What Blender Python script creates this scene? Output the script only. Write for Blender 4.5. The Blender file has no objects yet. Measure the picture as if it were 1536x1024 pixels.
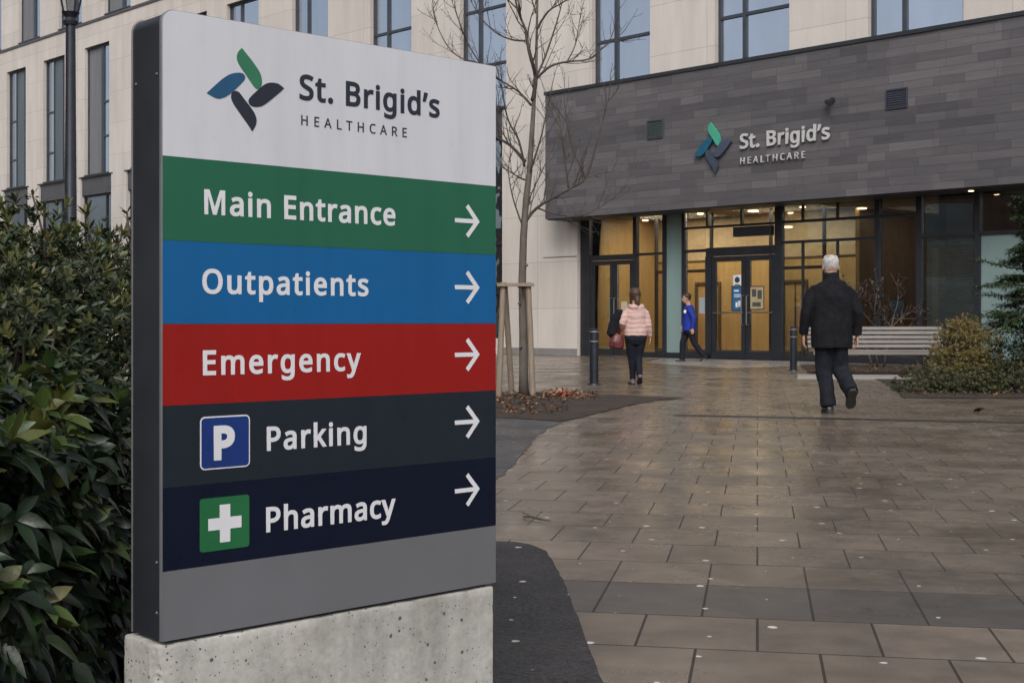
import bpy, bmesh, math, random
from mathutils import Vector, Matrix, noise

SC = bpy.context.scene
COL = SC.collection
R = math.radians

# ------------------------------------------------------------------ layout
CAM_H = 1.05          # camera height in metres
FOC = 2000.0          # focal length in pixels of the 1536 wide photograph
HOR = 482.0           # horizon row

def gp(x, y, z=0.0):
    Y = CAM_H * FOC / (y - HOR)
    return Vector(((x - 768) / FOC * Y, Y, z))

def at(x, y, Y):
    return Vector(((x - 768) / FOC * Y, Y, CAM_H + (HOR - y) / FOC * Y))

# ------------------------------------------------------------------ objects
def link(o, parent=None):
    COL.objects.link(o)
    if parent is not None:
        o.parent = parent
    return o

def tag(o, label=None, cat=None, group=None, kind=None):
    if label: o['label'] = label
    if cat: o['category'] = cat
    if group: o['group'] = group
    if kind: o['kind'] = kind
    return o

def empty(name, loc, rz=0.0):
    o = bpy.data.objects.new(name, None)
    o.empty_display_size = 0.2
    o.location = loc
    o.rotation_euler = (0, 0, rz)
    return link(o)

def smooth_mesh(me, angle=None):
    if angle is None:
        me.polygons.foreach_set('use_smooth', [True] * len(me.polygons))
    else:
        me.polygons.foreach_set('use_smooth', [True] * len(me.polygons))
        try:
            me.set_sharp_from_angle(angle=angle)
        except Exception:
            pass

def mesh_obj(name, me, mats, parent=None, loc=None):
    for m in (mats if isinstance(mats, (list, tuple)) else [mats]):
        me.materials.append(m)
    o = bpy.data.objects.new(name, me)
    if loc is not None:
        o.location = loc
    return link(o, parent)

def from_data(name, verts, faces, mats, parent=None, smooth=False, mi=None, loc=None):
    me = bpy.data.meshes.new(name)
    me.from_pydata([tuple(v) for v in verts], [], faces)
    if mi:
        me.polygons.foreach_set('material_index', mi)
    if smooth:
        smooth_mesh(me)
    me.update()
    return mesh_obj(name, me, mats, parent, loc)

class MB:
    """collects boxes and tubes in one mesh"""
    def __init__(self):
        self.bm = bmesh.new()
        self.mi = 0
    def _mark(self, faces):
        for f in faces:
            f.material_index = self.mi
    def box(self, x0, x1, y0, y1, z0, z1, bev=0.0, mat=None):
        M = Matrix.Translation(((x0 + x1) / 2, (y0 + y1) / 2, (z0 + z1) / 2)) @ Matrix.Diagonal((abs(x1 - x0), abs(y1 - y0), abs(z1 - z0), 1))
        if mat is not None: M = mat @ M
        r = bmesh.ops.create_cube(self.bm, size=1.0, matrix=M)
        vs = r['verts']
        fs = {f for v in vs for f in v.link_faces}
        self._mark(fs)
        if bev > 0:
            es = {e for v in vs for e in v.link_edges}
            rr = bmesh.ops.bevel(self.bm, geom=list(es), offset=bev, segments=2, affect='EDGES', profile=0.5, clamp_overlap=True)
            self._mark(rr['faces'])
        return self
    def tube(self, pts, rad, n=8, cap=True, ry=None, ref=Vector((1, 0, 0))):
        pts = [Vector(p) for p in pts]
        if not isinstance(rad, (list, tuple)): rad = [rad] * len(pts)
        if ry is None: ry = rad
        elif not isinstance(ry, (list, tuple)): ry = [ry] * len(pts)
        rings = []
        for i, p in enumerate(pts):
            t = (pts[min(i + 1, len(pts) - 1)] - pts[max(i - 1, 0)])
            if t.length < 1e-9: t = Vector((0, 0, 1))
            t.normalize()
            s = ref - t * ref.dot(t)
            if s.length < 0.2:
                s = Vector((0, 1, 0)) - t * t.y
                if s.length < 0.2: s = Vector((0, 0, 1)) - t * t.z
            s.normalize()
            u = t.cross(s)
            ring = []
            for k in range(n):
                a = 2 * math.pi * k / n
                ring.append(self.bm.verts.new(p + s * (rad[i] * math.cos(a)) + u * (ry[i] * math.sin(a))))
            rings.append(ring)
        fs = []
        for a, b in zip(rings, rings[1:]):
            for k in range(n):
                fs.append(self.bm.faces.new((a[k], a[(k + 1) % n], b[(k + 1) % n], b[k])))
        if cap:
            fs.append(self.bm.faces.new(rings[0][::-1]))
            fs.append(self.bm.faces.new(rings[-1]))
        self._mark(fs)
        return self
    def ball(self, c, r, seg=12, ring=8):
        r = Vector(r) if isinstance(r, (tuple, list, Vector)) else Vector((r, r, r))
        M = Matrix.Translation(c) @ Matrix.Diagonal((r.x, r.y, r.z, 1))
        rr = bmesh.ops.create_uvsphere(self.bm, u_segments=seg, v_segments=ring, radius=1.0, matrix=M)
        self._mark({f for v in rr['verts'] for f in v.link_faces})
        return self
    def build(self, name, mats, parent=None, smooth=None, loc=None):
        me = bpy.data.meshes.new(name)
        bmesh.ops.recalc_face_normals(self.bm, faces=self.bm.faces[:])
        self.bm.to_mesh(me)
        self.bm.free()
        if smooth is True: smooth_mesh(me)
        elif smooth: smooth_mesh(me, smooth)
        return mesh_obj(name, me, mats, parent, loc)
    def remesh(self, voxel, iters=4, fac=0.5):
        """one continuous surface from overlapping closed pieces"""
        me = bpy.data.meshes.new('tmp')
        bmesh.ops.recalc_face_normals(self.bm, faces=self.bm.faces[:])
        self.bm.to_mesh(me); self.bm.free()
        o = bpy.data.objects.new('tmp', me); COL.objects.link(o)
        m = o.modifiers.new('r', 'REMESH'); m.mode = 'VOXEL'; m.voxel_size = voxel
        if iters:
            s = o.modifiers.new('s', 'SMOOTH'); s.iterations = iters; s.factor = fac
        dg = bpy.context.evaluated_depsgraph_get()
        out = bpy.data.meshes.new_from_object(o.evaluated_get(dg))
        bpy.data.objects.remove(o); bpy.data.meshes.remove(me)
        smooth_mesh(out)
        return out

def copy_tree(o, parent=None):
    c = o.copy(); COL.objects.link(c)
    if parent is not None: c.parent = parent
    for ch in list(o.children):
        copy_tree(ch, c)
    return c

# ------------------------------------------------------------------ materials
def srgb(r, g, b):
    f = lambda v: v / 12.92 if v <= 0.04045 else ((v + 0.055) / 1.055) ** 2.4
    return (f(r / 255), f(g / 255), f(b / 255))

class NT:
    def __init__(self, name):
        self.m = bpy.data.materials.new(name)
        self.m.use_nodes = True
        self.t = self.m.node_tree
        self.b = self.t.nodes['Principled BSDF']
        self.out = self.t.nodes['Material Output']
    def n(self, typ, **kw):
        nd = self.t.nodes.new(typ)
        for k, v in kw.items():
            if isinstance(k, str) and hasattr(nd, k): setattr(nd, k, v)
        return nd
    def l(self, a, b): self.t.links.new(a, b)
    def coord(self, kind='Object', scale=(1, 1, 1), loc=(0, 0, 0), rot=(0, 0, 0)):
        tc = self.n('ShaderNodeTexCoord'); mp = self.n('ShaderNodeMapping')
        mp.inputs['Scale'].default_value = scale
        mp.inputs['Location'].default_value = loc
        mp.inputs['Rotation'].default_value = rot
        self.l(tc.outputs[kind], mp.inputs[0])
        return mp.outputs[0]
    def noise(self, vec, scale, detail=4, rough=0.55):
        nd = self.n('ShaderNodeTexNoise')
        nd.inputs['Scale'].default_value = scale
        nd.inputs['Detail'].default_value = detail
        nd.inputs['Roughness'].default_value = rough
        self.l(vec, nd.inputs['Vector'])
        return nd.outputs['Fac']
    def ramp(self, fac, stops):
        nd = self.n('ShaderNodeValToRGB')
        e = nd.color_ramp.elements
        while len(e) < len(stops): e.new(0.5)
        for el, (p, c) in zip(e, stops):
            el.position = p
            el.color = (c, c, c, 1) if isinstance(c, (int, float)) else (*c, 1)
        self.l(fac, nd.inputs[0])
        return nd.outputs[0]
    def mix(self, fac, a, b, mode='MIX'):
        nd = self.n('ShaderNodeMix'); nd.data_type = 'RGBA'; nd.blend_type = mode
        for s, v in ((nd.inputs[0], fac), (nd.inputs[6], a), (nd.inputs[7], b)):
            if isinstance(v, (int, float)): s.default_value = v
            elif isinstance(v, tuple): s.default_value = (*v, 1)
            else: self.l(v, s)
        return nd.outputs[2]
    def math(self, op, a, b=None):
        nd = self.n('ShaderNodeMath'); nd.operation = op
        for s, v in ((nd.inputs[0], a), (nd.inputs[1], b)):
            if v is None: continue
            if isinstance(v, (int, float)): s.default_value = v
            else: self.l(v, s)
        return nd.outputs[0]
    def bump(self, h, strength=0.3, dist=0.01):
        nd = self.n('ShaderNodeBump')
        nd.inputs['Strength'].default_value = strength
        nd.inputs['Distance'].default_value = dist
        self.l(h, nd.inputs['Height'])
        self.l(nd.outputs[0], self.b.inputs['Normal'])
    def set(self, **kw):
        for k, v in kw.items():
            s = self.b.inputs[k.replace('_', ' ')]
            if isinstance(v, tuple): s.default_value = (*v, 1)
            elif isinstance(v, (int, float)): s.default_value = v
            else: self.l(v, s)
        return self

def simple(name, col, rough=0.5, metal=0.0, var=0.12, scale=6.0, spec=0.5, bump=0.0, bscale=40.0, coord='Object', stretch=(1, 1, 1)):
    t = NT(name)
    v = t.coord(coord, stretch)
    f = t.noise(v, scale)
    dark = tuple(c * (1 - var) for c in col); lite = tuple(min(1, c * (1 + var)) for c in col)
    t.set(Base_Color=t.ramp(f, [(0.3, dark), (0.7, lite)]), Metallic=metal)
    t.b.inputs['Specular IOR Level'].default_value = spec
    r = t.ramp(t.noise(v, scale * 2.3), [(0.3, max(0.03, rough * 0.85)), (0.7, min(1, rough * 1.15))])
    t.set(Roughness=r)
    if bump:
        t.bump(t.noise(v, bscale, 5), bump, 0.005)
    return t.m

def emitter(name, col, strength):
    t = NT(name)
    t.set(Base_Color=(0.8, 0.8, 0.8), Emission_Color=col, Emission_Strength=strength)
    return t.m

def glass_clear(name, tint=(0.9, 0.93, 0.92), boost=0.05, rough=0.0):
    t = NT(name)
    tr = t.n('ShaderNodeBsdfTransparent'); tr.inputs[0].default_value = (*tint, 1)
    gl = t.n('ShaderNodeBsdfGlossy'); gl.inputs['Roughness'].default_value = rough
    gl.inputs['Color'].default_value = (0.95, 0.97, 1, 1)
    fr = t.n('ShaderNodeFresnel'); fr.inputs[0].default_value = 1.5
    f = t.math('ADD', t.math('MULTIPLY', fr.outputs[0], 1.0), boost)
    mx = t.n('ShaderNodeMixShader')
    t.l(f, mx.inputs[0]); t.l(tr.outputs[0], mx.inputs[1]); t.l(gl.outputs[0], mx.inputs[2])
    t.l(mx.outputs[0], t.out.inputs[0])
    return t.m

def glass_coated(name, body, refl, fac):
    """coated facade glass: dark room behind, strong tinted reflection, slightly wavy"""
    t = NT(name)
    v = t.coord('Object')
    df = t.n('ShaderNodeBsdfDiffuse'); df.inputs[0].default_value = (*body, 1)
    gl = t.n('ShaderNodeBsdfGlossy'); gl.inputs['Roughness'].default_value = 0.02
    gl.inputs['Color'].default_value = (*refl, 1)
    bp = t.n('ShaderNodeBump'); bp.inputs['Strength'].default_value = 0.35; bp.inputs['Distance'].default_value = 0.03
    t.l(t.noise(v, 0.9, 2), bp.inputs['Height']); t.l(bp.outputs[0], gl.inputs['Normal'])
    oi = t.n('ShaderNodeObjectInfo')
    mx = t.n('ShaderNodeMixShader')
    low = t.noise(t.coord('Object', (1, 1, .25)), 0.8, 3)
    t.l(t.math('ADD', t.math('ADD', fac - 0.22, t.math('MULTIPLY', oi.outputs['Random'], 0.22)), t.math('MULTIPLY', low, 0.22)), mx.inputs[0])
    t.l(df.outputs[0], mx.inputs[1]); t.l(gl.outputs[0], mx.inputs[2])
    t.l(mx.outputs[0], t.out.inputs[0])
    return t.m

def leaf_mat(name, cols, rough=0.35, trans=0.15, spec=0.5):
    t = NT(name)
    g = t.n('ShaderNodeNewGeometry')
    n = len(cols)
    c = t.ramp(g.outputs['Random Per Island'], [(i / max(1, n - 1), cc) for i, cc in enumerate(cols)])
    v = t.coord('Object')
    c = t.mix(t.math('MULTIPLY', t.noise(v, 9, 3), 0.5), c, t.mix(0.5, c, (0.02, 0.03, 0.01)))
    t.set(Base_Color=c, Roughness=rough)
    t.b.inputs['Specular IOR Level'].default_value = spec
    t.bump(t.noise(v, 90, 3), 0.25, 0.004)
    tl = t.n('ShaderNodeBsdfTranslucent'); t.l(c, tl.inputs[0])
    mx = t.n('ShaderNodeMixShader'); mx.inputs[0].default_value = trans
    t.l(t.b.outputs[0], mx.inputs[1]); t.l(tl.outputs[0], mx.inputs[2]); t.l(mx.outputs[0], t.out.inputs[0])
    return t.m

def gum_spots(t, v, scale, size, keep):
    """pale trodden spots: small irregular discs thinly scattered"""
    vo = t.n('ShaderNodeTexVoronoi'); vo.voronoi_dimensions = '2D'; vo.inputs['Scale'].default_value = scale
    wob = t.n('ShaderNodeTexNoise'); wob.inputs['Scale'].default_value = 30
    t.l(v, wob.inputs['Vector'])
    vm = t.n('ShaderNodeVectorMath'); vm.operation = 'MULTIPLY_ADD'
    t.l(wob.outputs['Color'], vm.inputs[0]); vm.inputs[1].default_value = (0.02, 0.02, 0); t.l(v, vm.inputs[2])
    t.l(vm.outputs[0], vo.inputs['Vector'])
    sep = t.n('ShaderNodeSeparateColor'); t.l(vo.outputs['Color'], sep.inputs[0])
    thr = t.math('MULTIPLY', t.math('ADD', sep.outputs[1], 0.25), size * scale)
    inside = t.math('LESS_THAN', vo.outputs['Distance'], thr)
    on = t.math('LESS_THAN', sep.outputs[0], keep)
    return t.math('MULTIPLY', inside, on)

def paving_mat(name, c1, c2, mortar, bw, rh, spots=0.5, wet=(0.12, 0.45), hscale=0.6, joint=0.005):
    t = NT(name)
    v = t.coord('Object')
    br = t.n('ShaderNodeTexBrick')
    br.offset = 0.5; br.offset_frequency = 2; br.squash = 1.0
    br.inputs['Color1'].default_value = (*c1, 1); br.inputs['Color2'].default_value = (*c2, 1)
    br.inputs['Mortar'].default_value = (*mortar, 1)
    br.inputs['Scale'].default_value = 1.0
    br.inputs['Mortar Size'].default_value = joint
    br.inputs['Mortar Smooth'].default_value = 0.1
    br.inputs['Brick Width'].default_value = bw; br.inputs['Row Height'].default_value = rh
    t.l(v, br.inputs['Vector'])
    big = t.noise(v, hscale, 5, 0.6)
    mid = t.noise(v, 7.0, 6, 0.65)
    fine = t.noise(v, 160.0, 3, 0.7)
    c = t.mix(0.75, br.outputs['Color'], t.ramp(mid, [(0.25, 0.62), (0.75, 1.3)]), 'MULTIPLY')
    c = t.mix(0.8, c, t.ramp(fine, [(0.3, 0.6), (0.7, 1.4)]), 'MULTIPLY')
    c = t.mix(0.8, c, t.ramp(big, [(0.3, 0.70), (0.7, 1.2)]), 'MULTIPLY')
    c = t.mix(0.7, c, t.ramp(t.noise(v, 2.4, 8, 0.7), [(0.34, 0.66), (0.52, 1.05), (0.7, 1.15)]), 'MULTIPLY')
    sp = gum_spots(t, v, 3.3, 0.0135, spots * 1.3)
    c = t.mix(sp, c, (0.62, 0.6, 0.56))
    wetf = t.ramp(t.noise(v, hscale * 1.7, 4, 0.6), [(0.35, wet[0]), (0.68, wet[1])])
    rough = t.math('ADD', wetf, t.math('MULTIPLY', t.math('SUBTRACT', mid, 0.5), 0.18))
    rough = t.math('ADD', rough, t.math('MULTIPLY', br.outputs['Fac'], 0.4))
    t.set(Base_Color=c, Roughness=rough)
    t.b.inputs['Specular IOR Level'].default_value = 0.5
    h = t.math('ADD', t.math('MULTIPLY', t.math('SUBTRACT', 1.0, br.outputs['Fac']), 1.0), t.math('MULTIPLY', fine, 0.10))
    h = t.math('ADD', h, t.math('MULTIPLY', mid, 0.05))
    t.bump(h, 0.3, 0.004)
    return t.m

def ground_mat(name, c1, c2, scale, rough, bump, spots=0.0, gscale=220):
    t = NT(name)
    v = t.coord('Object')
    a = t.noise(v, scale, 6, 0.65); b = t.noise(v, gscale, 3, 0.8)
    c = t.ramp(a, [(0.3, c1), (0.7, c2)])
    c = t.mix(0.9, c, t.ramp(b, [(0.36, 0.25), (0.60, 1.9)]), 'MULTIPLY')
    if spots:
        c = t.mix(gum_spots(t, v, 5.0, 0.012, spots), c, (0.6, 0.57, 0.52))
    t.set(Base_Color=c, Roughness=t.ramp(t.noise(v, 1.3, 3), [(0.35, rough[0]), (0.65, rough[1])]))
    t.b.inputs['Specular IOR Level'].default_value = 0.35
    t.bump(t.math('ADD', b, t.math('MULTIPLY', a, 1.5)), bump, 0.025)
    return t.m

def wall_panel_mat(name, c1, c2, bw, rh, mort):
    t = NT(name)
    v = t.coord('Object', rot=(R(90), 0, 0))
    br = t.n('ShaderNodeTexBrick'); br.offset = 0.0; br.offset_frequency = 1
    br.inputs['Color1'].default_value = (*c1, 1); br.inputs['Color2'].default_value = (*c2, 1)
    br.inputs['Mortar'].default_value = (*mort, 1)
    br.inputs['Scale'].default_value = 1.0; br.inputs['Mortar Size'].default_value = 0.008
    br.inputs['Brick Width'].default_value = bw; br.inputs['Row Height'].default_value = rh
    br.inputs['Bias'].default_value = -0.2
    t.l(v, br.inputs['Vector'])
    o = t.coord('Object', (1, 1, 0.18))
    streak = t.noise(o, 1.6, 5, 0.6)
    c = t.mix(0.55, br.outputs['Color'], t.ramp(streak, [(0.25, 0.70), (0.7, 1.10)]), 'MULTIPLY')
    c = t.mix(0.5, c, t.ramp(t.noise(t.coord('Object'), 30, 4), [(0.3, 0.88), (0.7, 1.1)]), 'MULTIPLY')
    t.set(Base_Color=c, Roughness=0.75)
    t.bump(t.math('SUBTRACT', 1.0, br.outputs['Fac']), 0.3, 0.01)
    return t.m

def slate_mat(name):
    t = NT(name)
    v = t.coord('Object', rot=(R(90), 0, 0))
    def brick(bw, rh, off, c1, c2):
        br = t.n('ShaderNodeTexBrick'); br.offset = off; br.offset_frequency = 3
        br.squash = 1.7; br.squash_frequency = 2
        br.inputs['Color1'].default_value = (*c1, 1); br.inputs['Color2'].default_value = (*c2, 1)
        br.inputs['Mortar'].default_value = (0.072, 0.067, 0.071, 1)
        br.inputs['Scale'].default_value = 1.0; br.inputs['Mortar Size'].default_value = 0.006
        br.inputs['Brick Width'].default_value = bw; br.inputs['Row Height'].default_value = rh
        t.l(v, br.inputs['Vector'])
        return br
    b1 = brick(0.78, 0.205, 0.41, (0.090, 0.084, 0.091), (0.136, 0.128, 0.135))
    b2 = brick(1.7, 0.41, 0.61, (0.80, 0.80, 0.82), (1.10, 1.10, 1.10))
    b2.inputs['Mortar'].default_value = (0.95, 0.95, 0.95, 1); b2.inputs['Mortar Size'].default_value = 0.0
    c = t.mix(1.0, b1.outputs['Color'], b2.outputs['Color'], 'MULTIPLY')
    o = t.coord('Object', (0.5, 1, 5))
    c = t.mix(0.7, c, t.ramp(t.noise(o, 2.2, 6, 0.65), [(0.25, 0.78), (0.75, 1.2)]), 'MULTIPLY')
    t.set(Base_Color=c, Roughness=0.6)
    t.b.inputs['Specular IOR Level'].default_value = 0.35
    h = t.math('ADD', t.math('SUBTRACT', 1.0, b1.outputs['Fac']), t.math('MULTIPLY', t.noise(o, 9, 5), 0.5))
    t.bump(h, 0.4, 0.01)
    return t.m

def wood_mat(name, c1, c2, stretch, rough=0.45, scale=1.0):
    t = NT(name)
    v = t.coord('Object', stretch)
    f = t.noise(v, 3.0 * scale, 8, 0.6)
    t.set(Base_Color=t.ramp(f, [(0.3, c1), (0.7, c2)]), Roughness=rough)
    t.bump(f, 0.15, 0.004)
    return t.m

def concrete_mat(name):
    t = NT(name)
    v = t.coord('Object')
    a = t.noise(v, 3.5, 7, 0.65); b = t.noise(v, 60, 5, 0.7)
    c = t.ramp(a, [(0.25, (0.30, 0.285, 0.255)), (0.5, (0.43, 0.415, 0.38)), (0.75, (0.52, 0.505, 0.47))])
    st = t.noise(t.coord('Object', (1, 1, 0.12)), 9, 5)
    c = t.mix(0.6, c, t.ramp(st, [(0.3, 0.55), (0.6, 1.12)]), 'MULTIPLY')
    c = t.mix(0.55, c, t.ramp(b, [(0.3, 0.7), (0.7, 1.25)]), 'MULTIPLY')
    holes = None
    for sc, sz, keep, loc in ((34, 0.0046, 0.26, (0, 0, 0)), (85, 0.0030, 0.42, (3, 1, 2))):
        vo = t.n('ShaderNodeTexVoronoi'); vo.inputs['Scale'].default_value = sc
        wv = t.n('ShaderNodeVectorMath'); wv.operation = 'MULTIPLY_ADD'
        wn = t.n('ShaderNodeTexNoise'); wn.inputs['Scale'].default_value = 140; t.l(v, wn.inputs['Vector'])
        t.l(wn.outputs['Color'], wv.inputs[0]); wv.inputs[1].default_value = (.006, .006, .006); t.l(t.coord('Object', loc=loc), wv.inputs[2])
        t.l(wv.outputs[0], vo.inputs['Vector'])
        sep = t.n('ShaderNodeSeparateColor'); t.l(vo.outputs['Color'], sep.inputs[0])
        h = t.math('MULTIPLY', t.math('LESS_THAN', vo.outputs['Distance'], t.math('MULTIPLY', t.math('ADD', sep.outputs[1], 0.2), sz * sc)), t.math('LESS_THAN', sep.outputs[0], keep))
        holes = h if holes is None else t.math('MAXIMUM', holes, h)
    c = t.mix(holes, c, (0.10, 0.095, 0.085))
    t.set(Base_Color=c, Roughness=0.85)
    t.bump(t.math('SUBTRACT', t.math('MULTIPLY', b, 0.5), holes), 0.5, 0.004)
    return t.m
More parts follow.
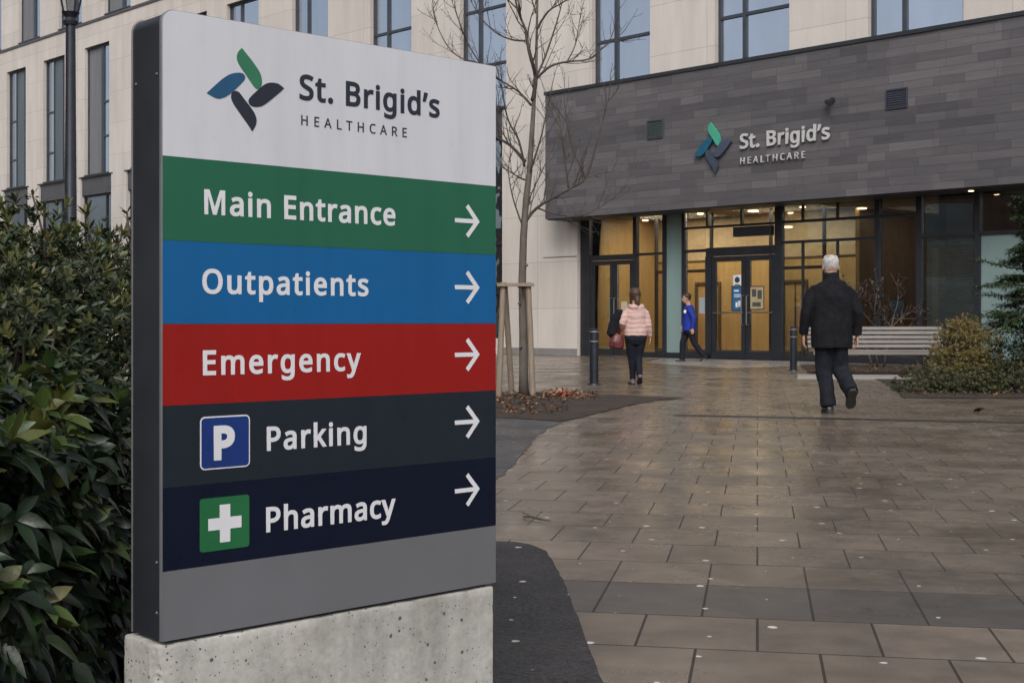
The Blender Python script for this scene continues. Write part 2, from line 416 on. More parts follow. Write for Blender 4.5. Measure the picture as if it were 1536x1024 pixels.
GLYPHS = {
    ' ': (209, []),
    '.': (215, ['58,43 59,61 64,75 72,85 88,94 107,97 126,94 142,85 151,75 156,61 157,43 156,26 151,12 142,2 126,-8 107,-11 88,-8 72,2 64,12 59,26']),
    'A': (512, ['437,0 368,177 141,177 73,0 0,0 224,575 289,575 512,0', '282,415 274,438 263,473 255,500 247,468 238,438 230,415 165,241 346,241']),
    'B': (521, ['241,573 292,571 336,565 373,555 404,541 428,522 445,497 455,467 459,431 457,409 453,389 446,371 437,354 424,340 409,328 392,317 372,309 350,304 350,300 373,295 395,288 415,279 433,267 448,253 461,236 470,215 476,191 478,163 475,130 467,100 454,74 436,52 413,33 385,19 354,8 318,2 279,0 78,0 78,573', '256,329 300,331 334,339 357,352 372,371 381,394 384,423 380,451 369,474 351,490 324,502 289,509 245,511 150,511 150,329', '150,269 150,61 265,61 311,64 346,74 371,91 388,112 398,138 401,168 399,188 395,205 388,221 377,235 362,247 344,256 321,263 293,267 260,269']),
    'C': (507, ['323,517 294,516 266,510 241,502 217,490 196,474 178,456 162,434 149,410 139,383 131,353 127,321 125,286 126,252 131,220 138,191 147,164 164,132 186,105 213,83 244,68 281,58 322,55 394,62 460,78 460,15 393,-2 312,-8 270,-6 232,1 197,12 166,28 139,48 115,72 95,99 78,131 65,165 56,203 51,244 49,287 50,319 53,349 59,378 67,406 81,440 99,471 120,499 145,523 174,543 206,559 242,571 281,578 324,581 353,580 381,577 409,572 435,565 460,557 482,547 453,486 394,508 372,513 348,516']),
    'E': (446, ['398,0 78,0 78,573 398,573 398,509 150,509 150,330 383,330 383,268 150,268 150,63 398,63']),
    'H': (594, ['516,0 443,0 443,267 150,267 150,0 78,0 78,573 150,573 150,330 443,330 443,573 516,573']),
    'L': (420, ['78,0 78,573 150,573 150,64 400,64 400,0']),
    'M': (727, ['330,0 142,502 142,461 144,407 144,347 144,0 78,0 78,573 184,573 361,103 544,573 650,573 650,0 578,0 578,352 579,408 581,460 584,501 390,0']),
    'O': (626, ['577,287 576,255 573,224 568,194 561,166 547,132 531,101 510,73 486,49 459,29 428,13 393,1 355,-6 314,-8 271,-6 232,1 196,13 165,29 138,49 114,73 94,101 78,132 65,167 58,195 53,224 50,255 49,288 51,331 56,370 65,408 78,442 94,473 114,500 138,524 166,545 197,561 232,572 271,579 314,581 356,579 393,572 428,561 459,545 486,525 510,501 530,473 547,442 560,408 570,370 576,330', '125,287 126,252 130,220 136,190 145,163 161,131 182,104 207,83 238,67 273,58 314,55 354,58 390,67 420,83 445,104 465,131 481,163 490,190 496,220 500,252 501,287 498,338 490,384 476,423 456,457 431,484 398,503 360,514 314,518 274,515 238,506 207,490 182,469 161,443 145,411 136,384 130,354 126,322']),
    'P': (485, ['229,573 282,570 326,562 363,548 393,528 415,504 431,475 441,442 444,404 443,381 439,358 433,336 423,316 411,296 395,278 375,262 351,249 324,238 292,230 256,225 216,223 150,223 150,0 78,0 78,573', '223,511 150,511 150,285 208,285 242,286 272,290 298,296 320,306 338,318 352,334 362,352 368,375 370,401 366,435 354,462 334,484 306,499 269,508']),
    'R': (499, ['236,573 281,571 320,565 353,555 381,540 404,522 422,500 434,474 442,444 444,410 442,381 437,356 427,334 415,315 401,298 385,285 330,257 487,0 403,0 264,237 150,237 150,0 78,0 78,573', '232,510 150,510 150,298 236,298 278,301 312,310 338,325 355,347 366,374 370,407 368,430 363,450 355,467 343,480 328,491 310,500 287,505 261,509']),
    'S': (440, ['403,153 400,121 392,92 378,66 359,44 335,26 307,11 274,1 238,-6 198,-8 137,-5 83,4 41,19 41,88 113,65 142,59 171,56 201,55 228,56 252,60 273,66 290,74 305,85 316,98 324,113 329,129 330,147 329,164 325,180 318,194 308,207 295,218 277,230 196,265 131,294 114,305 98,317 85,330 74,344 65,359 57,375 52,393 49,413 48,435 51,464 58,490 71,513 89,533 110,550 136,563 165,573 197,579 231,581 262,580 290,577 318,572 389,549 366,487 302,508 278,513 254,516 229,517 207,516 187,513 169,507 155,499 142,489 133,478 126,464 122,450 121,434 122,416 126,400 133,386 143,373 156,362 172,351 246,318 278,306 307,293 332,279 353,264 371,247 385,228 395,206 401,181']),
    'T': (446, ['259,0 187,0 187,509 8,509 8,573 437,573 437,509 259,509']),
    'a': (450, ['231,437 268,435 299,428 326,418 347,403 368,375 381,338 385,293 385,0 334,0 320,61 279,22 265,13 250,5 234,-1 172,-8 148,-7 124,-2 103,6 84,16 68,30 55,48 45,68 39,92 37,119 43,159 59,192 87,219 116,234 152,245 194,253 243,257 316,259 316,285 313,317 306,342 293,359 275,371 253,378 227,380 205,379 183,376 163,370 106,347 84,400 151,426 177,432 204,436', '252,208 204,203 167,195 141,182 124,165 113,144 110,119 112,97 120,79 132,66 148,56 167,51 188,49 223,52 253,62 279,79 299,103 311,134 315,172 315,210']),
    'c': (385, ['241,-8 204,-5 170,2 139,15 112,34 88,58 69,87 58,114 50,143 46,176 44,213 46,250 51,284 59,315 71,342 90,372 114,396 142,415 174,428 208,435 245,438 309,431 358,415 337,356 292,370 244,376 217,374 193,368 172,358 155,343 141,325 131,303 123,277 119,247 117,213 119,181 123,152 131,126 141,104 155,86 172,71 191,61 214,55 240,53 302,60 351,78 351,15 304,-2']),
    'd': (493, ['221,-8 182,-5 148,6 118,23 92,48 71,79 56,117 47,162 44,214 47,266 56,311 71,350 93,381 119,406 149,424 183,434 221,438 243,437 262,434 280,429 323,407 354,374 359,374 356,405 354,438 354,609 425,609 425,0 368,0 358,58 354,58 323,24 279,1 262,-4 242,-7', '232,51 273,55 305,67 328,88 343,117 352,154 355,200 355,213 354,251 349,284 340,313 329,336 306,360 274,375 231,379 196,374 168,359 146,334 133,309 124,281 119,249 117,213 119,176 124,144 133,116 146,93 168,69 197,55']),
    'e': (452, ['234,438 269,435 301,427 329,414 354,396 374,373 390,346 402,315 409,281 411,244 411,201 117,201 122,157 134,119 154,90 181,69 215,56 254,52 327,60 392,82 392,20 327,-1 251,-8 212,-5 176,3 143,17 114,36 90,61 70,91 59,117 51,146 46,177 44,212 46,246 50,277 57,306 68,333 86,364 108,390 134,411 164,426 198,435', '233,380 202,377 175,366 154,348 137,323 125,293 119,257 338,257 336,281 333,302 326,322 318,338 306,353 292,364 276,373 256,378']),
    'g': (493, ['221,438 248,436 273,431 297,422 319,409 338,393 355,373 359,373 369,430 425,430 425,-7 423,-46 416,-80 404,-109 388,-135 367,-155 341,-172 310,-183 274,-190 233,-192 147,-186 78,-165 78,-100 99,-110 123,-118 149,-125 177,-130 206,-133 237,-134 271,-130 300,-119 324,-101 341,-77 352,-48 355,-13 355,4 356,32 358,57 354,57 338,37 320,21 299,8 275,-1 250,-6 221,-8 182,-4 147,7 117,25 91,51 70,83 56,121 47,164 44,214 47,263 56,306 70,344 91,377 117,404 147,423 181,434', '230,379 207,376 187,370 169,359 153,344 140,326 130,303 123,277 119,247 117,213 119,176 124,143 134,115 146,92 169,68 197,54 232,50 253,51 271,53 288,58 303,65 315,74 326,85 336,98 343,113 349,131 356,197 356,214 355,251 350,282 343,309 332,331 319,348 302,362 281,371 257,377']),
    'h': (496, ['139,431 138,399 135,370 140,370 149,385 161,397 174,407 221,429 273,437 306,435 335,430 360,421 382,408 399,391 413,370 423,344 429,314 431,280 431,0 361,0 361,275 358,307 351,333 338,353 319,367 295,376 265,379 235,377 210,370 189,360 173,347 160,329 150,308 144,283 140,254 139,222 139,0 68,0 68,609 139,609']),
    'i': (207, ['139,430 139,0 68,0 68,430', '104,591 119,588 133,580 142,566 145,546 142,526 133,512 119,504 104,501 88,504 75,512 66,526 63,546 66,566 75,580 88,588']),
    'k': (428, ['138,291 137,257 135,221 152,240 172,264 189,285 326,430 409,430 235,246 421,0 336,0 187,200 138,158 138,0 68,0 68,609 138,609']),
    'm': (750, ['540,438 584,434 621,421 649,401 665,379 676,352 683,319 685,280 685,0 615,0 615,277 613,308 606,333 594,353 577,367 555,376 528,379 490,374 460,362 438,342 423,315 414,280 411,237 411,0 342,0 342,277 341,298 337,317 332,333 325,347 315,359 303,367 289,374 272,377 253,379 227,377 204,370 185,360 170,347 158,329 150,308 144,283 140,255 139,223 139,0 68,0 68,430 125,430 136,371 140,371 149,385 160,398 173,409 217,431 266,438 298,436 325,430 349,420 369,406 386,388 398,366 402,366 418,388 438,406 461,420 486,430 512,436']),
    'n': (496, ['275,438 311,436 343,429 369,417 391,401 409,379 421,352 428,319 431,280 431,0 361,0 361,275 358,307 351,333 338,353 319,367 295,376 265,379 222,374 189,361 166,338 151,308 142,269 139,223 139,0 68,0 68,430 125,430 136,371 140,371 150,385 162,398 175,409 222,431']),
    'p': (493, ['273,438 310,434 344,424 374,407 401,383 422,351 437,313 446,268 449,216 448,181 444,148 437,119 427,93 410,62 390,37 365,17 337,3 306,-5 272,-8 251,-7 231,-4 213,1 170,24 139,55 134,55 137,20 139,-16 139,-192 68,-192 68,430 126,430 136,371 170,405 182,414 197,422 213,429 231,434 251,437', '260,379 233,377 210,371 190,362 174,349 161,333 152,313 145,289 141,261 139,229 139,216 140,182 144,152 150,126 159,103 172,85 188,70 208,59 233,53 261,51 286,53 308,60 326,72 341,88 354,108 364,131 371,157 375,186 376,217 374,252 369,283 360,310 348,334 325,359 296,374']),
    'r': (331, ['269,438 295,437 319,433 310,368 287,372 264,374 248,373 232,369 217,363 202,355 189,346 176,334 166,321 156,305 149,289 143,270 140,251 139,229 139,0 68,0 68,430 126,430 134,351 170,395 183,407 198,418 214,426 231,433 249,437']),
    's': (384, ['348,119 346,92 339,69 327,49 311,32 292,18 268,6 241,-2 210,-6 176,-8 99,-1 42,19 42,83 104,60 128,54 153,50 178,49 211,51 236,57 256,66 269,79 277,94 280,112 278,128 271,141 239,167 174,196 103,228 84,239 69,252 57,266 48,283 43,302 41,324 46,358 61,386 85,408 109,421 137,430 168,436 202,438 275,430 339,409 315,353 258,372 197,380 171,379 149,374 131,366 118,356 111,343 108,328 111,312 119,298 154,274 219,246 289,215 306,203 321,191 333,176 341,159 346,140']),
    't': (289, ['212,50 245,53 272,59 272,5 240,-4 200,-8 178,-7 157,-3 138,4 120,13 104,27 91,44 82,66 76,93 74,125 74,375 13,375 13,409 75,437 103,528 144,528 144,430 269,430 269,375 144,375 144,127 146,103 153,83 163,69 177,58 193,52']),
    'u': (496, ['427,430 427,0 370,0 359,57 346,43 334,31 321,20 273,-1 220,-8 187,-6 159,-1 134,8 112,21 95,38 81,59 71,85 65,114 63,148 63,430 135,430 135,153 137,122 145,96 158,76 176,62 200,53 230,51 260,53 285,59 306,69 323,82 336,100 345,121 352,146 356,175 357,206 357,430']),
    'y': (409, ['1,430 76,430 169,185 184,144 196,105 205,68 209,68 224,121 245,186 333,430 409,430 224,-59 213,-85 201,-108 188,-130 173,-148 157,-164 138,-176 117,-185 94,-191 67,-192 34,-190 9,-186 9,-130 30,-133 56,-135 72,-134 86,-131 99,-126 110,-118 121,-110 130,-99 152,-59 174,-2']),
    '’': (140, ['131,564 112,503 88,437 62,376 10,376 21,424 32,476 42,527 50,573 125,573']),
}

# ------------------------------------------------------------------ camera, sky, sun
cam = bpy.data.cameras.new('camera')
cam.sensor_width = 36.0
cam.lens = FOC / 1536 * 36.0
cam.shift_y = -(512 - HOR) / 1536
cam.clip_start = 0.05
cam.clip_end = 2000
camo = bpy.data.objects.new('camera', cam)
camo.location = (0, 0, CAM_H)
camo.rotation_euler = (R(90), 0, 0)
COL.objects.link(camo)
SC.camera = camo

SUN_EL, SUN_AZ = R(42), R(184)      # azimuth of the sun, clockwise from +Y
w = bpy.data.worlds.new('World'); SC.world = w; w.use_nodes = True
nt = w.node_tree
bg = nt.nodes['Background']
sky = nt.nodes.new('ShaderNodeTexSky'); sky.sky_type = 'NISHITA'; sky.sun_disc = False
sky.sun_elevation = SUN_EL; sky.sun_rotation = SUN_AZ
sky.air_density = 1.0; sky.dust_density = 3.0; sky.ozone_density = 1.0
hs = nt.nodes.new('ShaderNodeHueSaturation'); hs.inputs['Saturation'].default_value = 0.38
nt.links.new(sky.outputs[0], hs.inputs['Color'])
nt.links.new(hs.outputs[0], bg.inputs[0])
bg.inputs[1].default_value = 0.14

sd = bpy.data.lights.new('sun', 'SUN'); sd.energy = 1.25; sd.angle = R(30); sd.color = (1, 0.97, 0.94)
so = bpy.data.objects.new('sun', sd)
sdir = Vector((math.sin(SUN_AZ) * math.cos(SUN_EL), math.cos(SUN_AZ) * math.cos(SUN_EL), math.sin(SUN_EL)))
so.rotation_euler = sdir.to_track_quat('Z', 'Y').to_euler()
so.location = (0, 0, 40)
COL.objects.link(so)
SC.view_settings.view_transform = 'Standard'
SC.view_settings.look = 'None'
SC.view_settings.exposure = 0.14
SC.view_settings.gamma = 1.0
SC.render.engine = 'CYCLES'
SC.cycles.use_denoising = True
SC.cycles.max_bounces = 8
SC.cycles.transparent_max_bounces = 12
SC.cycles.caustics_reflective = False
SC.cycles.caustics_refractive = False
SC.cycles.sample_clamp_indirect = 4.0

# ------------------------------------------------------------------ ground
PAVE_ROT = math.atan2(-368, 2000)      # slabs run 10.4 degrees to the right of the view
fx, fy = 368 / 2033.57, 2000 / 2033.57  # along the joints
def pv(x, y): return Vector((x * fy + y * fx, -x * fx + y * fy, 0))

def sheet(name, pts, z, mat, thick=0.0, ragged=0.0):
    pts = [Vector((p[0], p[1], 0)) for p in pts]
    if ragged:
        fine = []
        for a, b in zip(pts, pts[1:] + pts[:1]):
            L = (b - a).length; m = max(1, min(160, int(L / 0.05))); nn = Vector((-(b - a).y, (b - a).x, 0)).normalized()
            for i in range(m):
                c = a.lerp(b, i / m)
                fine.append(c + nn * ragged * (noise.noise(c * 2.5) * 1.5 + noise.noise(c * 9) + .6 * noise.noise(c * 25)))
        pts = fine
    bm = bmesh.new()
    f = bm.faces.new([bm.verts.new((p.x, p.y, z)) for p in pts])
    if f.normal.z < 0 or f.calc_area() and (f.normal_update() or f.normal.z < 0): f.normal_flip()
    if thick:
        r = bmesh.ops.extrude_face_region(bm, geom=[f])
        for v in r['geom']:
            if isinstance(v, bmesh.types.BMVert): v.co.z -= thick
    bmesh.ops.triangulate(bm, faces=[q for q in bm.faces if len(q.verts) > 4])
    bmesh.ops.recalc_face_normals(bm, faces=bm.faces[:])
    me = bpy.data.meshes.new(name); bm.to_mesh(me); bm.free()
    if not thick:
        for q in me.polygons:
            if q.normal.z < 0: q.flip()
    o = mesh_obj(name, me, mat)
    tag(o, kind='structure')
    return o

m_earth = ground_mat('dark earth', (0.035, 0.026, 0.02), (0.075, 0.055, 0.042), 3.0, (0.55, 0.85), 0.8, gscale=120)
m_asph = ground_mat('wet asphalt', (0.026, 0.024, 0.026), (0.052, 0.048, 0.05), 1.6, (0.5, 0.8), 0.9, spots=0.4, gscale=80)
m_path = ground_mat('smooth grey asphalt', (0.036, 0.035, 0.037), (0.058, 0.056, 0.058), 1.0, (0.22, 0.5), 0.35, spots=0.3, gscale=200)
C1, C2, CM = (0.146, 0.114, 0.086), (0.188, 0.147, 0.112), (0.038, 0.029, 0.023)
m_pave = paving_mat('wet sandstone slabs', C1, C2, CM, 0.39, 0.475, 0.42, (0.16, 0.40), joint=0.0042)
m_pave2 = paving_mat('sandstone slabs', C1, C2, CM, 0.39, 0.475, 0.42, (0.26, 0.55))
m_band = paving_mat('charcoal slabs', (0.080, 0.068, 0.058), (0.102, 0.088, 0.076), (0.03, 0.026, 0.023), 0.39, 0.575, 0.42, (0.25, 0.5))

sheet('ground', [(-300, -300), (300, -300), (300, 300), (-300, 300)], -0.02, m_earth)

def paved(name, y0, y1, x0, x1, z, mat):
    o = sheet(name, [(x0, 0), (x1, 0), (x1, y1 - y0), (x0, y1 - y0)], z, mat)
    o.rotation_euler = (0, 0, PAVE_ROT); o.location = pv(0, y0)
    return o
paved('paving', 5.37, 66, -40 * 0.39, 110 * 0.39, 0.0, m_pave)
paved('paving', 4.795 - 0.475 * 20, 4.795, -26 * 0.39, 40 * 0.39, 0.0, m_pave2)
paved('dark_paving_strip', 4.795, 5.37, -26 * 0.39, 60 * 0.39, 0.0, m_band)
# slot drain across the plaza
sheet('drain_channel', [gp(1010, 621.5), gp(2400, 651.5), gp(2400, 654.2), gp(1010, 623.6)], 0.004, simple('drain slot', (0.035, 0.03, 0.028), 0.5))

sheet('asphalt_path', [gp(735, 812), gp(770, 813), gp(795, 817), gp(818, 827), gp(830, 843), gp(842, 868), gp(858, 908), gp(880, 965), gp(905, 1024),
      (0.42, 3.0), (0.5, 2), (0.4, 0.5), (-3.5, 0.5), (-3.5, 5), (-1.1, 6.2)], 0.004, m_asph, ragged=.006)
sheet('grey_path', [gp(742, 626), gp(845, 633), gp(822, 643), gp(806, 654), gp(788, 675), gp(770, 697), gp(745, 722), (-1.2, 8.0), (-6, 7.6), (-9, 14.6)], 0.004, m_path, ragged=.02)
sheet('tree_bed', [gp(300, 590), gp(742, 589), gp(800, 588), gp(860, 590), gp(940, 593), gp(1028, 597), gp(985, 601), gp(955, 606), gp(900, 619), gp(845, 633), gp(742, 626), gp(300, 619)], 0.008, m_earth, ragged=.04)
sheet('planting_bed', [gp(1200, 547), gp(1209, 556), gp(1216, 560), gp(1312, 566), gp(1330, 577), gp(1358, 597), gp(2300, 601), gp(2300, 571), gp(1700, 553)], 0.008, m_earth, ragged=.04)
sheet('hedge_bed', [(-1.05, 1.2), (-1.15, 2.6), (-0.9, 3.1), (-1.0, 5.9), (-3.3, 7.0), (-8, 6.5), (-8, 0.6)], 0.009, m_earth)

# ------------------------------------------------------------------ hospital building
VPX = -1200.0
_d = math.hypot(768 - VPX, FOC)
FE = ((768 - VPX) / _d, -FOC / _d)          # along the facade, to the right
FB = (FOC / _d, (768 - VPX) / _d)           # into the building
FO = Vector(((1160 - 768) / FOC * 35.6, 35.6, 0))
FROT = math.atan2(FE[1], FE[0])
def fy_depth(x, p=0.0):
    a = (x - 768) / FOC
    return (FO.x * FB[0] + FO.y * FB[1] - p) / (a * FB[0] + FB[1])
def fs(x, p=0.0):
    a = (x - 768) / FOC; Y = fy_depth(x, p)
    return (a * Y - FO.x) * FE[0] + (Y - FO.y) * FE[1]
def fz(x, y, p=0.0):
    return CAM_H + (HOR - y) * fy_depth(x, p) / FOC
def fworld(s, y, z=0.0):
    return Vector((FO.x + s * FE[0] + y * FB[0], FO.y + s * FE[1] + y * FB[1], z))

bld = empty('hospital_building', FO, FROT)
tag(bld, 'cream clinic building with grid of tall windows and dark slate fascia over its glazed entrance', 'building')

m_cream = wall_panel_mat('cream cladding panels', (0.60, 0.55, 0.505), (0.66, 0.61, 0.56), 2.2, 1.45, (0.40, 0.36, 0.32))
m_slate = slate_mat('dark slate cladding')
m_frame = simple('charcoal aluminium', (0.032, 0.035, 0.042), 0.4, 0.3, 0.15, 3)
m_frame2 = simple('grey window frame', (0.05, 0.058, 0.075), 0.4, 0.2, 0.15, 3)
m_spandrel = simple('dark spandrel panel', (0.075, 0.073, 0.08), 0.5, 0, 0.15, 2)
m_greyp = simple('grey curtain panel', (0.17, 0.175, 0.185), 0.6, 0, 0.15, 1.2, stretch=(6, 1, 0.3))
m_bluep = simple('blue grey panel', (0.10, 0.125, 0.145), 0.5, 0, 0.15, 1.2, stretch=(6, 1, 0.3))
m_skyglass = glass_coated('coated window glass', (0.03, 0.04, 0.055), (0.78, 0.86, 1.0), 0.66)
m_dimglass = glass_coated('dim window glass', (0.02, 0.025, 0.03), (0.7, 0.8, 0.9), 0.28)
m_teal = simple('frosted teal glass', (0.22, 0.31, 0.30), 0.3, 0, 0.10, 1.0, spec=0.6, stretch=(1, 1, 0.3))
m_clear = glass_clear('entrance glass', (0.84, 0.86, 0.85), 0.05)
m_refl = glass_clear('reflective entrance glass', (0.66, 0.70, 0.70), 0.12)

S0, S1, ZT = -56.0, 16.0, 21.5
WIN1 = [(-47.47, 2.25), (-43.23, 2.3), (-38.88, 2.4), (-34.45, 2.3), (-30.4, 2.3), (-26.59, 2.31), (-22.01, 2.3), (-17.22, 2.3), (-12.42, 2.2),
        (-6.51, 2.26), (-1.93, 2.43), (2.83, 2.55), (7.5, 2.5)]
WIN2 = [(-50.5, 2.4), (-46.04, 2.44), (-41.57, 2.4), (-36.9, 2.4)]
Z1, Z1T, Z2, Z2T = 7.92, 14.0, 15.25, 20.6
BAYS = [(-47.9, 2.9), (-43.7, 2.9), (-39.3, 3.0), (-34.9, 2.9), (-30.6, 2.9), (-26.9, 2.9), (-22.4, 2.9), (-17.9, 2.9), (-13.4, 3.0)]   # ground floor bays
SG = -7.11          # the entrance glazing starts here
GZT = 4.32
holes = [(s, s + w_, Z1, Z1T) for s, w_ in WIN1] + [(s, s + w_, Z2, Z2T) for s, w_ in WIN2] + \
        [(s, s + w_, 0.5, 7.86) for s, w_ in BAYS] + [(SG, S1 + 0.0, 0.0, GZT)]

def wall_cells(rects, s0, s1, z0, z1, depth):
    ss = sorted({s0, s1} | {round(v, 4) for r in rects for v in r[:2] if s0 < v < s1})
    zs = sorted({z0, z1} | {round(v, 4) for r in rects for v in r[2:] if z0 < v < z1})
    def hole(i, j):
        if i < 0 or j < 0 or i >= len(ss) - 1 or j >= len(zs) - 1: return None
        cs, cz = (ss[i] + ss[i + 1]) / 2, (zs[j] + zs[j + 1]) / 2
        return any(a < cs < b and c < cz < d for a, b, c, d in rects)
    V, F, idx = [], [], {}
    def v(s, y, z):
        k = (round(s, 4), y, round(z, 4))
        if k not in idx: idx[k] = len(V); V.append(k)
        return idx[k]
    for i in range(len(ss) - 1):
        for j in range(len(zs) - 1):
            a, b, c, d = ss[i], ss[i + 1], zs[j], zs[j + 1]
            if not hole(i, j):
                F.append((v(a, 0, c), v(b, 0, c), v(b, 0, d), v(a, 0, d)))
            else:
                if not hole(i - 1, j): F.append((v(a, 0, c), v(a, depth, c), v(a, depth, d), v(a, 0, d))[::-1])
                if not hole(i + 1, j): F.append((v(b, 0, c), v(b, depth, c), v(b, depth, d), v(b, 0, d)))
                if hole(i, j - 1) is False: F.append((v(a, 0, c), v(b, 0, c), v(b, depth, c), v(a, depth, c)))
                if hole(i, j + 1) is False: F.append((v(a, 0, d), v(a, depth, d), v(b, depth, d), v(b, 0, d)))
    return V, F
V, F = wall_cells(holes, S0, S1, -0.05, ZT, 0.34)
# returns, back and roof so the block is solid from the side
n0 = len(V)
V += [(S0, 0, -0.05), (S0, 0, ZT), (S0, 18, ZT), (S0, 18, -0.05), (S1, 0, -0.05), (S1, 0, ZT), (S1, 18, ZT), (S1, 18, -0.05)]
F += [(n0, n0 + 1, n0 + 2, n0 + 3), (n0 + 4, n0 + 7, n0 + 6, n0 + 5), (n0 + 3, n0 + 2, n0 + 6, n0 + 7), (n0 + 1, n0 + 5, n0 + 6, n0 + 2)]
wall = from_data('wall', V, F, m_cream, bld)
pl = MB()
pl.box(-10.38, SG - 0.003, -0.05, 0.0, 0.0, 0.22, 0.01)
pl.build('plinth', simple('grey plinth', (0.22, 0.21, 0.2), 0.7), bld)
ln = MB(); ln.box(-8.55, SG - 0.01, -0.012, 0.003, 3.03, 3.05); ln.build('wall_joint', m_spandrel, bld)

def window(s, w_, z0, z1, style, y=0.16):
    f = MB()
    t = 0.09
    f.box(s + 0.002, s + t, y, y + 0.12, z0 + .002, z1 - .002); f.box(s + w_ - t, s + w_ - 0.002, y, y + 0.12, z0 + .002, z1 - .002)
    f.box(s + t, s + w_ - t, y + 0.002, y + 0.118, z0 + .002, z0 + t); f.box(s + t, s + w_ - t, y + 0.002, y + 0.118, z1 - t, z1 - .002)
    panes = []
    if style == 'third':
        m = s + w_ * 0.36
        f.box(m - 0.06, m + 0.06, y + 0.004, y + 0.116, z0 + t, z1 - t)
        for zt in (9.45, 11.3):
            f.box(s + t, m - 0.06, y + 0.008, y + 0.112, zt - 0.045, zt + 0.045); f.box(m + 0.06, s + w_ - t, y + 0.008, y + 0.112, zt - 0.045, zt + 0.045)
        panes.append((s + t, s + w_ - t, m_skyglass))
        solid = None
    elif style == 'wide':
        m = s + w_ * 0.60
        f.box(m - 0.11, m + 0.11, y + 0.004, y + 0.116, z0 + t, z1 - t)
        for zt in (9.7, 11.3):
            f.box(m + 0.11, s + w_ - t, y + 0.008, y + 0.112, zt - 0.045, zt + 0.045)
        panes.append((m + 0.11, s + w_ - t, m_skyglass)); solid = (s + t, m - 0.11, m_greyp)
    else:
        m1, m2 = s + w_ * 0.36, s + w_ * 0.78
        for zt in (9.4, 11.4):
            f.box(s + t, m1 - 0.03, y + 0.008, y + 0.112, zt - 0.045, zt + 0.045); f.box(m2 + 0.03, s + w_ - t, y + 0.008, y + 0.112, zt - 0.045, zt + 0.045)
        f.box(m1 - 0.03, m1 + 0.03, y + 0.004, y + 0.1, z0 + t, z1 - t); f.box(m2 - 0.03, m2 + 0.03, y + 0.004, y + 0.1, z0 + t, z1 - t)
        panes.append((s + t, m1 - .03, m_skyglass)); panes.append((m2 + 0.03, s + w_ - t, m_skyglass)); solid = (m1 + 0.03, m2 - 0.03, m_bluep)
    # sill
    f.box(s - 0.0, s + w_, -0.05, y, z0 + 0.003, z0 + 0.05)
    win = f.build('window', m_frame2, bld)
    for a, b, mm in panes:
        p = MB(); p.box(a, b, y + 0.06, y + 0.075, z0 + t, z1 - t); p.build('pane', mm, win)
    if solid:
        p = MB(); p.box(solid[0], solid[1], y + 0.05, y + 0.075, z0 + t, z1 - t); p.build('panel', solid[2], win)
    return win
for i, (s, w_) in enumerate(WIN1):
    window(s, w_, Z1, Z1T, 'wide' if i in (2, 3) else 'thin' if i < 2 else 'third')
for i, (s, w_) in enumerate(WIN2):
    window(s, w_, Z2, Z2T, 'wide')
# string course at the foot of the second row
st = MB(); st.box(S0, -30, -0.05, 0.0, 15.1, 15.22); st.build('string_course', m_spandrel, bld)
for s, w_ in BAYS:
    f = MB(); t = 0.08; y = 0.2; z0, z1 = 0.5, 7.03
    f.box(s + .002, s + t, y, y + .12, z0, z1); f.box(s + w_ - t, s + w_ - .002, y, y + .12, z0, z1)
    f.box(s + t, s + w_ - t, y + .002, y + .118, z0, z0 + t); f.box(s + t, s + w_ - t, y + .002, y + .118, z1 - t, z1)
    m = s + w_ * 0.72
    f.box(m - .05, m + .05, y + .004, y + .116, z0 + t, z1 - t)
    for zt in (2.0, 3.6, 5.3):
        f.box(s + t, m - .05, y + .006, y + .112, zt - .06, zt + .06); f.box(m + .05, s + w_ - t, y + .006, y + .112, zt - .06, zt + .06)
    win = f.build('window', m_frame, bld)
    p = MB(); p.box(s + t, s + w_ - t, y + .06, y + .075, z0 + t, z1 - t); p.build('pane', m_dimglass, win)
    p = MB(); p.box(s + 0.004, s + w_ - 0.004, 0.08, 0.33, 7.03, 7.855); p.build('spandrel', m_spandrel, bld)
    p = MB(); p.box(s - 0.15, s + w_ + 0.15, -0.03, 0.1, 7.865, 7.91); p.build('ledge', m_frame, bld)

# fascia
PF = 1.0
fb = MB()
FS0, FZ0, FZ1 = fs(818, PF), 4.13, 7.86
fb.box(FS0, S1 + 1.5, -PF, -0.002, FZ0, FZ1)
fas = fb.build('fascia', m_slate, bld)
cp = MB(); cp.box(FS0 - 0.03, S1 + 1.53, -PF - 0.04, -0.001, FZ1 + .001, FZ1 + 0.10); cp.build('coping', m_frame, fas)
sf = MB(); sf.box(FS0 + 0.05, S1 + 1.45, -PF + 0.05, -0.004, FZ0 - 0.03, FZ0 - 0.001); sf.build('soffit', simple('dark soffit', (0.03, 0.03, 0.034), 0.5), bld)

def vent(x0, x1, y0, y1, mat, name='vent'):
    s0, s1 = fs(x0, PF), fs(x1, PF); z1, z0 = fz(x0, y0, PF), fz(x0, y1, PF)
    v = MB()
    v.box(s0, s1, -PF - 0.012, -PF - 0.0015, z0, z1)
    v.box(s0 - .03, s0, -PF - .04, -PF - .001, z0 - .03, z1 + .03); v.box(s1, s1 + .03, -PF - .04, -PF - .001, z0 - .03, z1 + .03)
    v.box(s0, s1, -PF - .039, -PF - .001, z1, z1 + .03); v.box(s0, s1, -PF - .039, -PF - .001, z0 - .03, z0)
    n = 8
    for i in range(n):
        zz = z0 + (z1 - z0) * (i + 0.5) / n
        v.box(s0, s1, -0.012, 0.012, -0.003, 0.003, 0, Matrix.Translation((0, -PF - 0.022, zz)) @ Matrix.Rotation(R(40), 4, 'X') )
    v.build(name, mat, fas)
vent(972, 994, 183, 208, simple('green grey louvre', (0.06, 0.075, 0.075), 0.5))
